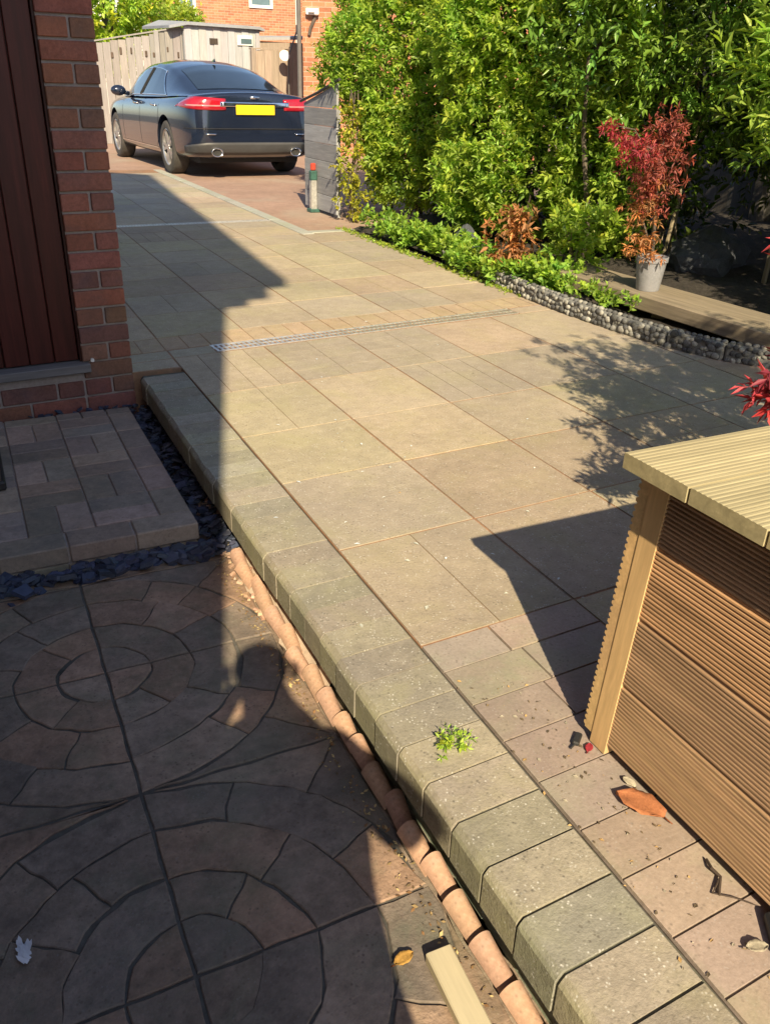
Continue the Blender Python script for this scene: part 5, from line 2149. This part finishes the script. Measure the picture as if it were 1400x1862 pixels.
lens_l = tolocal((0, 0, H_CAM))
fw_l = (tolocal(Vector((0, 0, H_CAM)) + f_) - lens_l).normalized()
up_l = (tolocal(Vector((0, 0, H_CAM)) + u_) - lens_l).normalized()
rt_l = (tolocal(Vector((0, 0, H_CAM)) + r_) - lens_l).normalized()
pc = lens_l - up_l * .055 - fw_l * .012     # phone centre
hipc, chest, neck = (0, -.02, .92), (0, -.03, 1.27), (0, -.02, 1.44)
chains = [[(hipc, (.135, .105)), ((0, -.02, 1.08), (.125, .095)), (chest, (.15, .10)), (neck, (.052, .052)), ((0, .0, 1.53), (.06, .075)), ((0, .005, 1.60), (.078, .098)), ((0, -.005, 1.665), (.05, .06))]]
handpts = {}
for s in (-1, 1):
    sh = (s * .175, -.03, 1.36)
    el = (s * .27, .055, 1.14)
    wr = pc + rt_l * (s * .066) - up_l * .052 - fw_l * .035
    pm = pc + rt_l * (s * .052) - up_l * .012 - fw_l * .022
    chains.append([(chest, (.15, .10)), (sh, .058), ((s * .225, .02, 1.25), .048), (el, .042), (tuple((Vector(el) + wr) / 2), .036), (tuple(wr), .025), (tuple(pm), (.018, .028))])
    hip = (s * .095, -.02, .86)
    chains.append([(hipc, (.135, .105)), (hip, .085), ((s * .10, .0, .50), .056), ((s * .10, -.02, .28), .05), ((s * .10, -.03, .09), .036), ((s * .105, .03, .045), .04), ((s * .12, .15, .03), .03)])
skin_mesh('body', chains, MAT['skin'], 0)
for s in (-1, 1):
    fing = []
    for k in range(4):
        b0 = pc + rt_l * (s * .052) + up_l * (.012 - .018 * k) - fw_l * .020
        c1 = pc + rt_l * (s * .040) + up_l * (.012 - .019 * k) - fw_l * .018
        tip = pc + rt_l * (s * (.014 + .004 * k)) + up_l * (.006 - .018 * k) - fw_l * .018
        fing.append([(tuple(b0), .0085), (tuple(c1), .008), (tuple(tip), .0065)])
    for k, f in enumerate(fing):
        skin_mesh('finger', [f], MAT['skin'], 0, 1)
    th_ = [(tuple(pc + rt_l * (s * .05) - up_l * .035 - fw_l * .022), .010), (tuple(pc + rt_l * (s * .042) - up_l * .01 - fw_l * .026), .009), (tuple(pc + rt_l * (s * .03) + up_l * .008 - fw_l * .022), .0075)]
    skin_mesh('thumb', [th_], MAT['skin'], 0, 1)
    # ears
    m = MB()
    m.tube([(s * .083, -.01, 1.575), (s * .092, -.015, 1.60), (s * .086, -.012, 1.625)], [.008, .012, .009], 8)
    m.build('ear', MAT['skin'], person, smooth=True)
m = MB()
m.tube([(0, .095, 1.62), (0, .118, 1.585), (0, .098, 1.572)], [.007, .012, .008], 8)
m.build('nose', MAT['skin'], person, smooth=True)
sh_chains = [[((0, -.02, .90), (.155, .125)), ((0, -.02, 1.08), (.143, .112)), (chest, (.168, .118)), ((0, -.02, 1.425), (.07, .066))]]
for s in (-1, 1):
    sh_chains.append([(chest, (.168, .118)), ((s * .175, -.03, 1.36), .072), ((s * .225, .02, 1.25), .062), ((s * .243, .066, 1.145), .056)])
skin_mesh('shirt', sh_chains, MAT['shirt'], 0)
tr_chains = [[((0, -.02, .95), (.15, .12)), ((0, -.02, .88), (.15, .12))]]
for s in (-1, 1):
    tr_chains.append([((0, -.02, .88), (.15, .12)), ((s * .095, -.02, .82), .1), ((s * .10, .0, .50), .07), ((s * .10, -.02, .28), .065), ((s * .10, -.03, .08), .056)])
skin_mesh('trousers', tr_chains, MAT['trousers'], 0)
m = MB()
prof = [(.42, .262, .20), (.60, .255, .19), (.80, .240, .17), (.95, .208, .150), (1.10, .200, .146), (1.24, .215, .150), (1.33, .20, .135), (1.40, .13, .11), (1.445, .07, .07)]
vs, nk = [], 28
for (z, rx, ry) in prof:
    for k in range(nk):
        a = 2 * math.pi * k / nk
        w = 1 + .02 * math.sin(5 * a + z * 3)
        vs.append((rx * w * math.cos(a), -.02 + ry * w * math.sin(a), z))
m.mesh(vs, [(i * nk + k, i * nk + (k + 1) % nk, (i + 1) * nk + (k + 1) % nk, (i + 1) * nk + k) for i in range(len(prof) - 1) for k in range(nk)])
m.build('coat', MAT['shirt'], person, smooth=True)
for s in (-1, 1):
    skin_mesh('coat_sleeve', [[((s * .165, -.03, 1.345), .075), ((s * .235, .02, 1.25), .072), ((s * .288, .055, 1.13), .066), ((s * .19, .15, 1.20), .055), ((s * .12, .21, 1.25), .045)]], MAT['shirt'], 0)
skin_mesh('hair', [[((0, -.03, 1.58), (.085, .085)), ((0, -.02, 1.645), (.086, .100)), ((0, -.015, 1.685), (.045, .05))]], MAT['hair'], 0)
m = MB()
Rm_ = Matrix((rt_l, up_l, -fw_l)).transposed().to_4x4()
Rm_.translation = pc
m.box(-.036, .036, -.075, .075, -.004, .004, bevel=.003, mat=Rm_)
ph = m.build('phone', MAT['dark_plastic'])
ph.matrix_world = Matrix.Translation((-.085, -.30, ZP)) @ Matrix.Rotation(-SUN_AZ, 4, 'Z') @ Matrix.Scale(PS, 4)
tag(ph, 'black phone held up in both hands by the person', 'phone')
